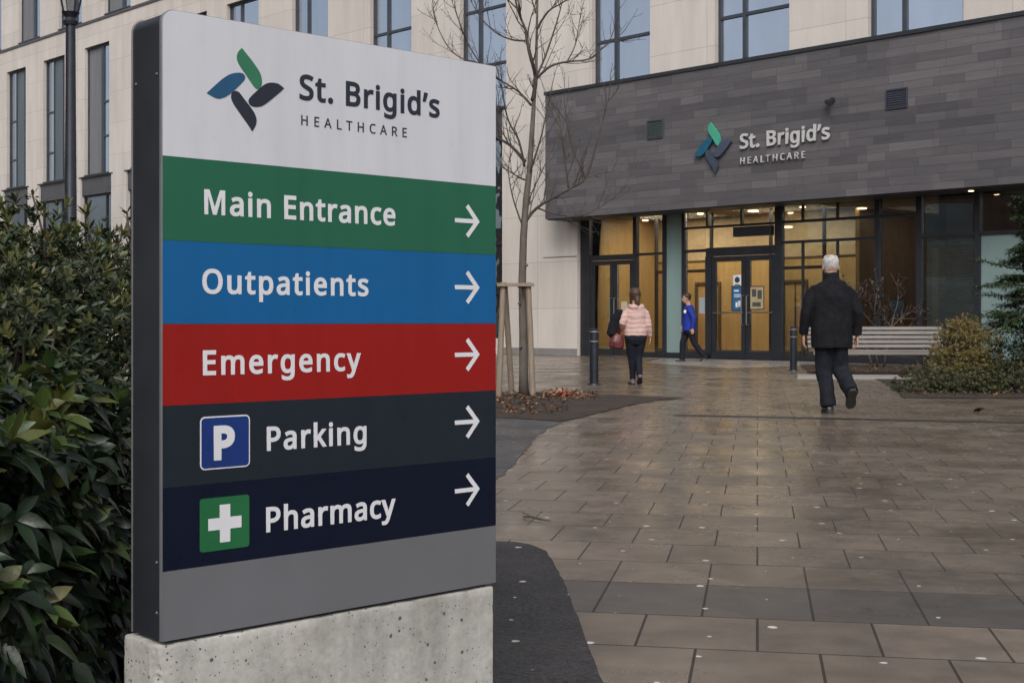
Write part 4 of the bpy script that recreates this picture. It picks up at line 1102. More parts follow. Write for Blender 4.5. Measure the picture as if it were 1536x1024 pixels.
me = fill_curve([[(cx - q, cz - t), (cx - t, cz - t), (cx - t, cz - q), (cx + t, cz - q), (cx + t, cz - t), (cx + q, cz - t), (cx + q, cz + t), (cx + t, cz + t), (cx + t, cz + q), (cx - t, cz + q), (cx - t, cz + t), (cx - q, cz + t)]], 0.0004)
me.transform(Matrix.Translation((0, YF - .0015, 0)) @ Matrix.Rotation(R(90), 4, 'X')); mesh_obj('cross', me, P_LET, bands[4])
YT = YT_
# emblem of four leaf blades
EMB = [[(457, 197), (480, 226), (505, 258), (530, 297), (538, 330), (534, 352), (521, 363), (506, 352), (474, 306), (447, 266), (437, 240), (441, 215)],
       [(315, 379), (343, 353), (376, 324), (407, 304), (436, 297), (459, 299), (470, 312), (467, 326), (447, 348), (412, 380), (383, 397), (355, 400)],
       [(499, 534), (482, 507), (445, 455), (422, 420), (414, 396), (417, 378), (430, 370), (446, 376), (466, 402), (500, 447), (514, 475), (515, 503)],
       [(628, 360), (600, 385), (568, 411), (540, 430), (513, 435), (491, 428), (484, 411), (490, 397), (512, 375), (545, 347), (570, 337), (603, 341)]]
EMBP = [[sg(x / 2.695 + 190, y / 2.695) for x, y in p] for p in EMB]
E_COL = [simple('emblem green', (0.028, 0.165, 0.085), .4, 0, .08, 20), simple('emblem blue', (0.010, 0.075, 0.165), .4, 0, .08, 20), P_DLET, P_DLET]
for p, mm in zip(EMBP, E_COL):
    me = fill_curve([smooth_poly(p)], 0.0004); me.transform(Matrix.Translation((0, YT, 0)) @ Matrix.Rotation(R(90), 4, 'X'))
    mesh_obj('emblem_blade', me, mm, header)

# concrete base, its near corner chipped
bm = bmesh.new()
X0, X1, YA, YB_ = 0.004, SW - 0.010, -0.010, SD + 0.022
X0b = -0.012
for (a, b_) in (((X0b, X1), (YA, YB_)),):
    bmesh.ops.create_cube(bm, size=1.0, matrix=Matrix.Translation(((a[0] + a[1]) / 2, (b_[0] + b_[1]) / 2, (ZB - 0.008) / 2 - 0.05)) @ Matrix.Diagonal((a[1] - a[0], b_[1] - b_[0], ZB - 0.008 + 0.1, 1)))
bmesh.ops.bevel(bm, geom=bm.edges[:], offset=0.006, segments=2, affect='EDGES', profile=0.5)
bmesh.ops.subdivide_edges(bm, edges=[e for e in bm.edges if e.calc_length() > 0.05], cuts=24, use_grid_fill=True)
bmesh.ops.triangulate(bm, faces=bm.faces[:])
for _ in range(2):
    bmesh.ops.subdivide_edges(bm, edges=[e for e in bm.edges if (e.verts[0].co.x < 0.06 and e.verts[0].co.y < 0.05 and e.calc_length() > 0.006)], cuts=1)
bmesh.ops.recalc_face_normals(bm, faces=bm.faces[:])
bm.normal_update()
zt = ZB - 0.008
for v in bm.verts:
    c = v.co.copy()
    n1 = noise.fractal(c * 14, 1.0, 2.0, 4)
    v.co += v.normal * 0.0012 * noise.noise(c * 60)
    d = math.hypot(c.x - X0b, c.y - YA)
    if d < 0.040 + 0.012 * n1 and c.z > 0.05:
        chip = max(0.0, 1 - d / 0.04) * (0.6 + 0.6 * abs(noise.noise(c * 45)))
        v.co.x += 0.016 * chip; v.co.y += 0.010 * chip
    if c.z > zt - 0.01 and c.y < 0.01:
        v.co.z -= 0.004 * max(0, noise.noise(Vector((c.x * 30, 0, 3))))
me = bpy.data.meshes.new('concrete_base'); bm.to_mesh(me); bm.free(); smooth_mesh(me, R(40))
base = mesh_obj('concrete_base', me, concrete_mat('weathered concrete'), sign)
b = MB(); b.box(0.02, SW - .02, 0.012, SD - .01, ZB - .009, ZB - .0005); b.build('shadow_gap', m_frame, sign)

# ------------------------------------------------------------------ raised letters on the fascia
ws = empty('wall_sign', fworld(fs(1045, PF), -PF, 0), FROT)
tag(ws, 'raised silver lettering and coloured four blade emblem on the dark slate fascia', 'sign')
m_silver = simple('silver letter faces', (0.62, 0.61, 0.61), 0.4, 0.25, .05, 4)
B0 = fs(1045, PF)
def wtext(text, xl, yl, xr, yr, cap, bold, name):
    s0, s1 = fs(xl, PF), fs(xr, PF)
    z = (fz(xl, yl, PF) + fz(xr, yr, PF)) / 2
    return lettering(name, text, cap, s1 - s0, s0 - B0, z, -0.055, m_silver, ws, bold, 0.018)
wtext('St. Brigid' + AP + 's', 1112, 223.6, 1246.5, 209.5, 22.6 * fy_depth(1130, PF) / FOC, 24, 'lettering')
wtext('HEALTHCARE', 1112.6, 246.6, 1209.5, 237.5, 9.9 * fy_depth(1130, PF) / FOC, 7, 'lettering')
allp = [q for p in EMBP for q in p]
ex0, ex1 = min(q[0] for q in allp), max(q[0] for q in allp); ez0, ez1 = min(q[1] for q in allp), max(q[1] for q in allp)
es = (fs(1100, PF) - B0) / (ex1 - ex0)
zc = (fz(1073, 184, PF) + fz(1073, 260, PF)) / 2
zs = (fz(1073, 184, PF) - fz(1073, 260, PF)) / (ez1 - ez0)
W_COL = [simple('raised emblem green', (0.06, 0.36, 0.24), .35, 0, .08), simple('raised emblem blue', (0.012, 0.10, 0.17), .35, 0, .08), simple('raised emblem slate', (0.05, 0.065, 0.10), .35, 0, .08), simple('raised emblem steel', (0.06, 0.075, 0.115), .35, 0, .08)]
for p, mm in zip(EMBP, W_COL):
    q = [((a - ex0) * es, (b - (ez0 + ez1) / 2) * zs + zc) for a, b in p]
    me = fill_curve([smooth_poly(q)], 0.035); me.transform(Matrix.Translation((0, -0.075, 0)) @ Matrix.Rotation(R(90), 4, 'X'))
    mesh_obj('emblem_blade', me, mm, ws)
# security camera
scm = empty('security_camera', fworld(fs(1249, PF), -PF, fz(1249, 154, PF)), FROT)
tag(scm, 'small dark security camera high on the slate fascia above the raised lettering', 'camera')
k = MB(); k.tube([(0, -0.002, 0.05), (0, -0.14, 0.04)], 0.03, 10); k.tube([(0, -.002, .05), (0, -.03, .05)], .08, 12); k.build('bracket', m_frame, scm, smooth=R(40))
k = MB(); k.tube([(-0.10, -0.10, 0.02), (0.10, -0.26, -0.05)], 0.065, 12); k.tube([(.10, -.26, -.05), (.125, -.28, -.06)], [.075, .07], 12); k.build('housing', m_frame, scm, smooth=R(40))

# ------------------------------------------------------------------ bollards, lamp, bench
m_boll = simple('dark bollard paint', (0.022, 0.026, 0.036), 0.35, 0.2, 0.25, 6)
m_ring = simple('pale collar ring', (0.25, 0.25, 0.26), 0.4, 0.3)
def make_bollard():
    r = empty('bollard', (0, 0, 0))
    k = MB(); k.tube([(0, 0, 0), (0, 0, 0.70), (0, 0, .705), (0, 0, .74), (0, 0, .745), (0, 0, .86), (0, 0, .865), (0, 0, .90), (0, 0, .925), (0, 0, .935)],
                     [.075, .075, .069, .069, .075, .075, .069, .069, .072, .055], 20); k.build('post', m_boll, r, smooth=R(30))
    for z in (.722, .882):
        k = MB(); k.tube([(0, 0, z - .011), (0, 0, z + .011)], .0765, 20); k.build('ring', m_ring, r, smooth=R(30))
    k = MB(); k.tube([(0, 0, 0), (0, 0, 0.02)], [.12, .11], 20); k.build('foot_plate', m_boll, r, smooth=R(30))
    return r
b1 = make_bollard(); b1.location = gp(891, 577); tag(b1, 'dark round bollard near the tree bed, in front of the left doors', 'bollard', 'bollards before the entrance')
b2 = copy_tree(b1); b2.location = gp(1190, 556); tag(b2, 'dark round bollard just left of the old man, before the entrance glazing', 'bollard', 'bollards before the entrance')

lamp = empty('street_lamp', Vector((-4.965, 15.0, 0)))
tag(lamp, 'tall dark lamp post with lantern head rising behind the hedge', 'street lamp')
k = MB(); k.tube([(0, 0, 0), (0, 0, .9), (0, 0, .95), (0, 0, 4.38)], [.11, .10, .075, .052], 16); k.build('post', m_boll, lamp, smooth=R(30))
k = MB(); k.tube([(0, 0, 4.38), (0, 0, 4.42), (0, 0, 4.46), (0, 0, 4.52)], [.075, .085, .06, .10], 16)
for a in range(4):
    t = R(45 + 90 * a); c, s_ = math.cos(t), math.sin(t)
    k.tube([(.085 * c, .085 * s_, 4.52), (.16 * c, .16 * s_, 4.84)], .012, 6)
k.tube([(0, 0, 4.84), (0, 0, 4.87), (0, 0, 5.0), (0, 0, 5.05)], [.22, .22, .06, .03], 4, ref=Vector((1, 1, 0)).normalized())
k.build('lantern', m_boll, lamp, smooth=R(30))
k = MB(); k.tube([(0, 0, 4.525), (0, 0, 4.838)], [.078, .15], 4, ref=Vector((1, 1, 0)).normalized()); k.build('lantern_glass', glass_clear('lantern glass', (.95, .95, .95), .15), lamp)

BY = 26.1
bench = empty('park_bench', at(1310, 562, 26.25) * Vector((1, 1, 0)) if False else Vector((gp(1310, 562).x + .13, 26.3, 0)), R(0))
tag(bench, 'long pale slatted bench with dark legs beside the golden shrub', 'bench')
m_slat = simple('silvered bench slats', (0.19, 0.172, 0.158), 0.5, 0, 0.2, 4, stretch=(.3, 4, 4))
xl, xr = -1.38, 1.30
k = MB()
for i in range(5): k.box(xl, xr, -0.36 + i * .088, -0.36 + i * .088 + .07, .455, .495, .006)
k.box(xl, xr, -.385, -.365, .40, .495, .006)
k.build('seat', m_slat, bench)
k = MB()
for i in range(5):
    z = .56 + i * .088; k.box(xl, xr, -.016, .016, -.034, .034, .006, Matrix.Translation((0, .13 + (z - .5) * .22, z)) @ Matrix.Rotation(R(-12), 4, 'X'))
k.build('backrest', m_slat, bench)
for x in (-1.0, 0.92):
    k = MB(); k.box(x - .06, x + .06, -.10, .06, .0, .40, .006); k.box(x - .035, x + .035, -.34, .12, .40, .453, .004)
    k.tube([(x, .10, .43), (x, .15, .55), (x, .24, .96)], .025, 8); k.box(x - .1, x + .1, -.16, .12, .008, .02)
    k.build('leg', m_boll, bench)
for x in (xl + .15, xr - .12):
    k = MB(); k.box(x - .03, x + .03, -.36, -.1, .5, .515, .003); k.box(x - .03, x + .03, -.1, .1, .5, .56, .003); k.build('bracket', m_boll, bench)
pad = sheet('paved_edge', [gp(1196, 565), gp(1362, 566), gp(1366, 569), gp(1196, 568)], 0.05, simple('pale kerb stone', (0.30, 0.285, 0.265), .6), 0.06)

# pale stone apron strips before the doors
m_apron = paving_mat('pale wet apron slabs', (0.30, 0.27, 0.24), (0.34, 0.31, 0.27), (.1, .09, .08), 1.2, 0.7, 0.1, (0.18, 0.4))
def fpt(s, y): return fworld(s, y)
sheet('entrance_apron', [fpt(-8.0, -0.03), fpt(-8.0, -0.5), gp(905, 535), gp(990, 538), gp(970, 545), gp(1095, 553), gp(1240, 548), fpt(1.6, -0.03)], 0.006, m_apron)

# ------------------------------------------------------------------ vegetation
def leaf_into(V, F, MI, base, d, up, L, W, droop, mi, fold=0.25, stations=3):
    """lance shaped leaf with a folded midrib bending downward"""
    d = d.normalized(); s = d.cross(up)
    if s.length < 1e-3: s = Vector((1, 0, 0))
    s.normalize(); n = s.cross(d)
    i0 = len(V)
    V.append(base)
    prof = {2: (0.75, 0.8), 3: (0.7, 1.0, 0.6), 4: (.6, 1.0, .9, .5)}[stations]
    for k in range(stations):
        t = (k + 1) / (stations + 1)
        c = base + d * (L * t) - Vector((0, 0, 1)) * (droop * L * t * t)
        w = W * 0.5 * prof[k]
        V.append(c + s * w + n * (w * fold)); V.append(c); V.append(c - s * w + n * (w * fold))
    V.append(base + d * L - Vector((0, 0, 1)) * (droop * L))
    tip = len(V) - 1
    F.append((i0, i0 + 2, i0 + 1)); F.append((i0, i0 + 3, i0 + 2)); MI += [mi, mi]
    for k in range(stations - 1):
        a = i0 + 1 + 3 * k
        F.append((a, a + 1, a + 4, a + 3)); F.append((a + 1, a + 2, a + 5, a + 4)); MI += [mi, mi]
    a = i0 + 1 + 3 * (stations - 1)
    F.append((a, a + 1, tip)); F.append((a + 1, a + 2, tip)); MI += [mi, mi]

def rand_dir(rng):
    while True:
        v = Vector((rng.uniform(-1, 1), rng.uniform(-1, 1), rng.uniform(-1, 1)))
        if 0.05 < v.length < 1: return v.normalized()

def rosette(V, F, MI, rng, p, axis, L, W, n, spread, droop, mi, fold=.25, st=3):
    a = axis.normalized(); x = a.orthogonal().normalized(); y = a.cross(x)
    ph = rng.uniform(0, 6.28)
    for k in range(n):
        t = ph + k * 2.399963
        sp = spread * rng.uniform(0.75, 1.2) * (0.55 + 0.45 * (k + 1) / n)
        d = a * math.cos(sp) + (x * math.cos(t) + y * math.sin(t)) * math.sin(sp)
        leaf_into(V, F, MI, p - a * (0.25 * L * k / n), d, a if abs(d.dot(a)) < .97 else x, L * rng.uniform(.7, 1.15), W * rng.uniform(.8, 1.15), droop * rng.uniform(.5, 1.4), mi, fold, st)

def bush(name, loc, blobs, rng, n, L, W, nl, mats, youngf, label, cat='shrub', group=None, spread=1.1, droop=.3, stem_r=.012, fold=.25, st=3, inner=.35, up=.45, nstem=14, rough=.17, shoots=()):
    """rosettes of leaves spread on and inside overlapping lumps; each lump = (centre, radii)"""
    root = empty(name, loc)
    tag(root, label, cat, group)
    V, F, MI = [], [], []
    tot = sum(r[0] * r[1] + r[0] * r[2] + r[1] * r[2] for c, r in blobs)
    sm = MB()
    for c, r in blobs:
        c = Vector(c)
        m = int(n * (r[0] * r[1] + r[0] * r[2] + r[1] * r[2]) / tot)
        for i in range(m):
            d = rand_dir(rng)
            if d.z < -0.5 and rng.random() < 0.5: d.z = abs(d.z)
            q = 1 - inner * rng.random() ** 1.6
            lump = 1 + rough * noise.noise(d * 2.3 + c * 3) + rough * .8 * noise.noise(d * 6 + c * 7)
            p = c + Vector((d.x * r[0], d.y * r[1], d.z * r[2])) * (q * lump)
            if p.z < 0.03: continue
            ax = (Vector((d.x / r[0], d.y / r[1], d.z / r[2])).normalized() + Vector((0, 0, up)) + rand_dir(rng) * .45)
            young = q > 0.86 and rng.random() < youngf(p)
            rosette(V, F, MI, rng, p, ax, L * rng.uniform(.55, 1.3), W * rng.uniform(.75, 1.15), nl, spread * (0.8 if young else 1.0), droop * (.5 if young else 1), 1 if young else 0, fold, st)
        for i in range(nstem):
            d = rand_dir(rng); d.z = abs(d.z) * .7 + .1
            e = c + Vector((d.x * r[0], d.y * r[1], d.z * r[2])) * .8
            b0 = Vector((c.x * .6 + rng.uniform(-.1, .1), c.y * .6 + rng.uniform(-.1, .1), 0))
            mid = (b0 + e) / 2 + rand_dir(rng) * .06 + Vector((0, 0, .05))
            sm.tube([b0, mid, e], [stem_r, stem_r * .7, stem_r * .35], 5)
    for (x, y, z0, z1) in shoots:
        b0, e = Vector((x, y, z0)), Vector((x + rng.uniform(-.08, .08), y, z1))
        sm.tube([b0, (b0 + e) / 2 + rand_dir(rng) * .015, e], [.005, .004, .003], 5)
        for j in range(3):
            rosette(V, F, MI, rng, b0.lerp(e, .45 + .275 * j), (e - b0) + rand_dir(rng) * .05, L * 1.15, W * 1.1, nl - 2, spread, droop, 1 if j == 2 else 0, fold, st)
    sm.build('stems', m_bark, root, smooth=True)
    from_data('foliage', V, F, mats, root, True, MI)
    return root

m_bark = simple('shrub bark', (0.06, 0.045, 0.035), .8, 0, .3, 20)
lm_dark = leaf_mat('dark glossy leaves', [(0.006, 0.013, 0.008), (0.010, 0.021, 0.011), (0.017, 0.033, 0.014), (0.008, 0.017, 0.011), (0.022, 0.034, 0.013)], .33, .06, .4)
lm_young = leaf_mat('young yellow green leaves', [(0.035, 0.075, 0.018), (0.065, 0.11, 0.025), (0.11, 0.115, 0.025), (0.05, 0.095, 0.025), (0.14, 0.10, 0.025)], .38, .15)
lm_mid = leaf_mat('mid green leaves', [(0.018, 0.034, 0.014), (0.030, 0.048, 0.018), (0.050, 0.068, 0.024), (0.024, 0.038, 0.016), (0.055, 0.055, 0.022)], .4, .1)
lm_olive = leaf_mat('olive leaf tips', [(0.085, 0.11, 0.028), (0.13, 0.125, 0.038), (0.07, 0.10, 0.028), (0.15, 0.115, 0.045)], .45, .15)
rng = random.Random(11)
# large-leaved laurel by the sign
bush('laurel_shrub', (-1.42, 3.05, 0), [((0, 0, .44), (.44, .45, .52)), ((-.42, .25, .50), (.42, .4, .56)), ((.22, .42, .42), (.22, .4, .50))], rng, 1500, .086, .036, 7, [lm_dark, lm_young],
     lambda p: 0.34 if p.z > .3 else .1, 'dark glossy laurel shrub with big whorled leaves beside the sign base', st=4, spread=1.35, droop=.5)
# finer shrub behind it
bush('viburnum_shrub', (-1.62, 4.35, 0), [((.05, 0, .72), (.55, .5, .66)), ((.35, .35, .70), (.40, .5, .60)), ((-.2, .1, .98), (.42, .4, .38))], rng, 4600, .040, .014, 7, [lm_mid, lm_olive],
     lambda p: .55 if p.z > .95 else .12, 'fine leaved green shrub with olive tips directly left of the sign', st=2, spread=1.1, droop=.25, shoots=[(.35, .2, 1.1, 1.42), (.1, 0, 1.2, 1.46), (.22, .3, 1.2, 1.40)])
bush('spiky_shrub', (-2.42, 5.25, 0), [((0, 0, .85), (.55, .55, .72)), ((.1, -.2, 1.25), (.42, .4, .36)), ((.62, .1, .85), (.5, .5, .62))], rng, 2700, .060, .017, 8, [lm_mid, lm_olive],
     lambda p: .4 if p.z > 1.15 else .1, 'taller shrub with upright spiky leaf whorls at the back of the hedge', st=3, spread=.95, droop=.12, up=.8, shoots=[(-.45, 0, 1.3, 1.66), (-.15, -.2, 1.4, 1.70), (.1, -.2, 1.4, 1.62), (.3, -.1, 1.35, 1.56), (.75, .1, 1.25, 1.48), (-.3, -.3, 1.4, 1.58), (-.05, -.3, 1.35, 1.72)])
bush('back_shrub', (-3.9, 6.4, 0), [((0, 0, .8), (.8, .6, .78)), ((1.0, .5, .75), (.7, .6, .70))], rng, 1300, .08, .028, 7, [lm_dark, lm_olive],
     lambda p: .15, 'dark shrub low behind the spiky one, mostly hidden', st=2, up=.6)

# ---- bare street tree
TY = 18.92
tree = empty('bare_tree', (0.17, TY, 0)); T0 = Vector((0.17, TY, 0))
tag(tree, 'slender leafless young tree with many twigs held by wooden stakes', 'tree')
m_tbark = simple('grey brown bark', (0.120, 0.101, 0.085), .85, 0, .25, 14, bump=.5, bscale=60, stretch=(1, 1, .35))
m_twig = simple('dark twig bark', (0.072, 0.060, 0.052), .8, 0, .25, 10)
rng = random.Random(5)
def tp(x, y, dy=0.0):
    p = at(x, y, TY); k = (TY + dy) / TY
    return Vector((p.x, TY + dy, p.z)) - T0
tr = MB()
tr.tube([tp(786, 594), tp(785.5, 560), tp(785, 500), tp(783.5, 420), tp(785, 360), tp(789, 300), tp(794, 260), tp(798, 200), tp(801, 150), tp(804, 110), tp(805, 60), tp(806, 10), tp(804, -60), tp(803, -120)],
        [.076, .064, .059, .055, .051, .046, .041, .035, .028, .023, .019, .015, .010, .005], 12)
for x, y in ((779, 455), (790, 398), (781, 520)):
    tr.ball(tp(x, y, -.07), .022, 8, 6)
tr.build('trunk', m_tbark, tree, smooth=True)
LIMBS = [
    ([(787, 335, 0), (806, 312, -.1), (851, 287, -.25), (877, 270, -.3), (891, 225, -.35), (901, 190, -.35), (911, 150, -.3)], .024),
    ([(852, 286, -.25), (846, 245, -.3), (840, 205, -.35), (838, 180, -.3)], .016),
    ([(876, 270, -.3), (858, 225, -.2), (849, 185, -.15), (846, 150, -.15)], .016),
    ([(806, 313, -.1), (835, 324, -.3), (868, 327, -.45), (900, 313, -.5), (931, 290, -.55)], .014),
    ([(788, 243, 0), (768, 219, .1), (749, 206, .15), (728, 190, .25), (700, 180, .3)], .028),
    ([(787, 250, 0), (778, 212, -.1), (763, 185, -.2), (755, 150, -.2), (752, 120, -.2)], .018),
    ([(789, 270, 0), (781, 265, .2), (762, 252, .35), (745, 240, .5)], .016),
    ([(797, 158, 0), (778, 136, .1), (752, 118, .2), (730, 105, .3)], .022),
    ([(799, 152, 0), (803, 118, -.1), (793, 80, -.2), (788, 50, -.2), (776, 20, -.25), (766, -30, -.3)], .032),
    ([(805, 118, 0), (825, 102, -.1), (850, 95, -.1), (882, 92, -.15), (903, 76, -.2), (926, 60, -.25)], .020),
    ([(790, 66, -.2), (768, 62, -.1), (742, 48, 0), (718, 20, .1), (700, -15, .2)], .016),
    ([(805, 45, 0), (822, 20, -.1), (845, 8, -.2), (866, -15, -.2)], .018),
    ([(806, 112, 0), (818, 82, .2), (832, 40, .3), (842, 5, .35), (852, -40, .4)], .018),
    ([(793, 265, 0), (803, 235, -.15), (812, 205, -.2), (822, 160, -.2), (828, 130, -.25)], .016),
    ([(786, 345, 0), (770, 300, -.1), (763, 262, -.1), (765, 235, -.1)], .013),
    ([(790, 322, 0), (797, 290, .15), (812, 258, .2), (822, 235, .25)], .012),
    ([(752, 118, .2), (720, 92, .2), (690, 82, .25), (668, 60, .3), (650, 20, .4), (646, -10, .45)], .013),
    ([(720, 92, .2), (700, 60, .15), (688, 30, .1), (676, -5, .1)], .011),
    ([(804, 20, 0), (795, -10, .1), (780, -40, .2)], .014),
    ([(850, 95, -.1), (862, 70, 0), (868, 40, .05), (872, 15, .1)], .010),
    ([(749, 206, .15), (745, 180, .1), (748, 150, .05), (744, 130, 0)], .010),
]
def twig(mb, rng, p, d, L, r, depth):
    pts = [p]; n = 4
    for i in range(n):
        d = (d + rand_dir(rng) * .22 + Vector((0, 0, .14))).normalized()
        pts.append(pts[-1] + d * (L / n))
    mb.tube(pts, [r * (1 - .7 * i / n) for i in range(n + 1)], 4, cap=False)
    mb.ball(pts[-1], max(.0055, r * .9), 5, 3)
    for i in range(1, n):
        if depth > 0 and rng.random() < .8:
            a = (d + rand_dir(rng) * .9).normalized()
            twig(mb, rng, pts[i], a, L * rng.uniform(.35, .6), r * .62, depth - 1)
        elif rng.random() < .5:
            mb.ball(pts[i] + rand_dir(rng) * .008, .0075, 5, 3)
for pts, r in LIMBS:
    mb = MB()
    P = [tp(x, y, dy) for x, y, dy in pts]
    n = len(P)
    # smooth the limb
    Q = []
    for i in range(n - 1):
        p0, p1, p2, p3 = P[max(i - 1, 0)], P[i], P[i + 1], P[min(i + 2, n - 1)]
        for j in range(4):
            t = j / 4; Q.append(.5 * ((2 * p1) + (p2 - p0) * t + (2 * p0 - 5 * p1 + 4 * p2 - p3) * t * t + (3 * p1 - p0 - 3 * p2 + p3) * t ** 3))
    Q.append(P[-1])
    m = len(Q)
    mb.tube(Q, [r * 1.0 * (1 - .72 * i / (m - 1)) for i in range(m)], 6)
    for i in range(2, m - 1):
        if rng.random() < .66:
            t = (Q[i + 1] - Q[i - 1]).normalized()
            d = (t + rand_dir(rng) * .95 + Vector((0, 0, .15))).normalized()
            twig(mb, rng, Q[i], d, rng.uniform(.25, .7), max(.0048, r * .36), 1)
    twig(mb, rng, Q[-1], (Q[-1] - Q[-2]).normalized(), .45, max(.005, r * .3), 1)
    mb.build('branch', m_twig, tree, smooth=True)

stk = empty('tree_stakes', (0.17, TY, 0))
stk.name = 'tree_support'
tag(stk, 'three leaning timber stakes with crossbars bracing the bare tree trunk', 'tree support')
m_stake = wood_mat('weathered timber', (0.20, 0.155, 0.115), (0.30, 0.24, 0.18), (6, 6, .5), .8, 2)
for (xb, yb, db), (xt, yt, dt) in (((748, 597, -.25), (755, 424, -.2)), ((768, 592, .35), (757, 424, .1)), ((799, 597, -.25), (792, 424, -.2))):
    k = MB(); a, b = tp(xb, yb, db), tp(xt, yt, dt); a.z = -.05
    k.tube([a, b], [.043, .040], 12); k.build('stake', m_stake, stk, smooth=R(40))
k = MB(); a, b = tp(750, 428, -.25), tp(797, 428, -.25)
k.box(a.x - .04, b.x + .04, a.y - .035, a.y + .03, a.z - .022, a.z + .026, .004); k.build('crossbar', m_stake, stk)
k = MB(); a, b = tp(757, 428, .12), tp(776, 428, -.1); k.box(a.x - .02, a.x + .05, -.2, .16, a.z - .022, a.z + .024, .004); k.build('crossbar', m_stake, stk)
k = MB(); c = tp(784, 428, 0); k.tube([c + Vector((0, 0, -.03)), c + Vector((0, 0, .03))], .072, 16); k.box(c.x - .02, c.x + .02, -.25, -.07, c.z - .03, c.z + .03); k.build('rubber_tie', simple('black rubber', (.015, .015, .016), .6), stk)

# ---- leaf litter
lm_litter = leaf_mat('fallen leaves', [(0.10, 0.05, 0.02), (0.20, 0.09, 0.03), (0.26, 0.06, 0.02), (0.30, 0.17, 0.07), (0.07, 0.04, 0.02), (0.42, 0.30, 0.18)], .7, 0)
def litter(name, spots, seed, mat=lm_litter, size=.055):
    rng = random.Random(seed); V, F, MI = [], [], []
    for (x0, x1, y0, y1, n) in spots:
        for i in range(n):
            p = gp(rng.uniform(x0, x1), rng.uniform(y0, y1)); p.z = .012 + rng.uniform(0, .03)
            d = rand_dir(rng); d.z *= .25
            leaf_into(V, F, MI, p, d, Vector((0, 0, 1)) + rand_dir(rng) * .4, size * rng.uniform(.7, 1.5), size * .55, -.15, 0, .5, 2)
    o = from_data(name, V, F, mat, None, True); tag(o, kind='stuff'); return o
litter('leaf_litter', [(742, 900, 590, 603, 240), (742, 850, 596, 622, 150), (815, 870, 588, 597, 130), (1215, 1375, 548, 561, 260), (742, 800, 604, 626, 60), (1360, 1536, 586, 596, 120)], 3)
lm_red = leaf_mat('bright fallen leaves', [(0.40, 0.05, 0.02), (0.50, 0.12, 0.04), (0.60, 0.45, 0.30), (0.35, 0.04, 0.02)], .6, 0)
litter('bright_leaf_litter', [(816, 858, 588, 597, 70), (850, 880, 590, 599, 25)], 8, lm_red, .075)
# a curled brown leaf and a twig lying on the slabs
V, F, MI = [], [], []; rr = random.Random(2); p0 = gp(1462, 620)
for i in range(5):
    leaf_into(V, F, MI, Vector((rr.uniform(-.06, .06), rr.uniform(-.06, .06), .015)), Vector((rr.uniform(-1, 1), rr.uniform(-1, 1), .35)), Vector((0, 0, 1)), .13, .07, .2, 0, .7, 3)
o = from_data('fallen_leaf', V, F, leaf_mat('curled brown leaf', [(.05, .025, .015), (.09, .045, .02)], .7, 0), None, True, loc=p0)
tag(o, 'curled dark brown leaf lying on the wet slabs near the low shrubs', 'leaf')
k = MB(); a = gp(785, 777); b = gp(826, 783)
k.tube([Vector((0, 0, .008)), (b - a) * .3 + Vector((0, .01, .014)), (b - a) * .65 + Vector((0, -.01, .010)), (b - a) + Vector((0, 0, .008))], [.004, .006, .006, .003], 6)
k.tube([(b - a) * .3 + Vector((0, .01, .014)), (b - a) * .1 + Vector((-.02, .10, .02))], [.004, .002], 5)
o = k.build('fallen_twig', m_twig, None, True, loc=a); tag(o, 'short thin twig lying on the slabs beside the sign', 'twig')

# ---- planting by the bench
lm_gold = leaf_mat('golden foliage', [(0.16, 0.125, 0.035), (0.24, 0.19, 0.055), (0.29, 0.23, 0.08), (0.12, 0.12, 0.035)], .5, .2)
lm_gold2 = leaf_mat('pale golden tips', [(0.36, 0.26, 0.11), (0.32, 0.21, 0.09), (0.30, 0.25, 0.10)], .5, .2)
lm_low = leaf_mat('low green foliage', [(0.030, 0.044, 0.016), (0.05, 0.06, 0.02), (0.07, 0.07, 0.024), (0.04, 0.052, 0.02)], .5, .1)
lm_lowt = leaf_mat('low olive tips', [(0.09, 0.085, 0.03), (0.12, 0.10, 0.035), (0.065, 0.075, 0.025)], .5, .1)
rng = random.Random(21)
G0 = gp(1448, 582); G0.z = 0
bush('golden_shrub', G0, [((-.12, 0, .62), (.40, .42, .46)), ((.24, .1, .52), (.38, .4, .42)), ((-.05, -.05, .34), (.60, .45, .34)), ((-.02, 0, .86), (.24, .25, .26))], rng, 2600, .055, .011, 8, [lm_gold, lm_gold2], lambda p: .4 if p.z > .6 else .1,
     'feathery golden brown shrub at the right end of the bench', st=2, spread=.9, up=.9, droop=.1, rough=.4, shoots=[(random.Random(i).uniform(-.5, .5), random.Random(i + 50).uniform(-.3, .2), .65, random.Random(i + 9).uniform(.95, 1.2) - abs(random.Random(i).uniform(-.5, .5)) * .35) for i in range(26)])
L0 = gp(1500, 588)
bush('low_shrub', L0, [((-1.15, .0, .10), (.45, .35, .26)), ((-.55, -.18, .12), (.6, .3, .26)), ((.2, -.15, .15), (.6, .35, .30))], rng, 1500, .05, .02, 7, [lm_low, lm_lowt], lambda p: .3,
     'low spreading olive green ground shrub at the front edge of the bed', st=2, up=.5)
L1 = gp(1536, 584)
bush('evergreen_shrub', L1, [((-.05, .15, .38), (.52, .5, .44)), ((.75, .1, .42), (.6, .5, .5))], rng, 1300, .05, .02, 7, [lm_dark, lm_low], lambda p: .35,
     'dense dark green shrub right of the golden one', st=2, up=.4)

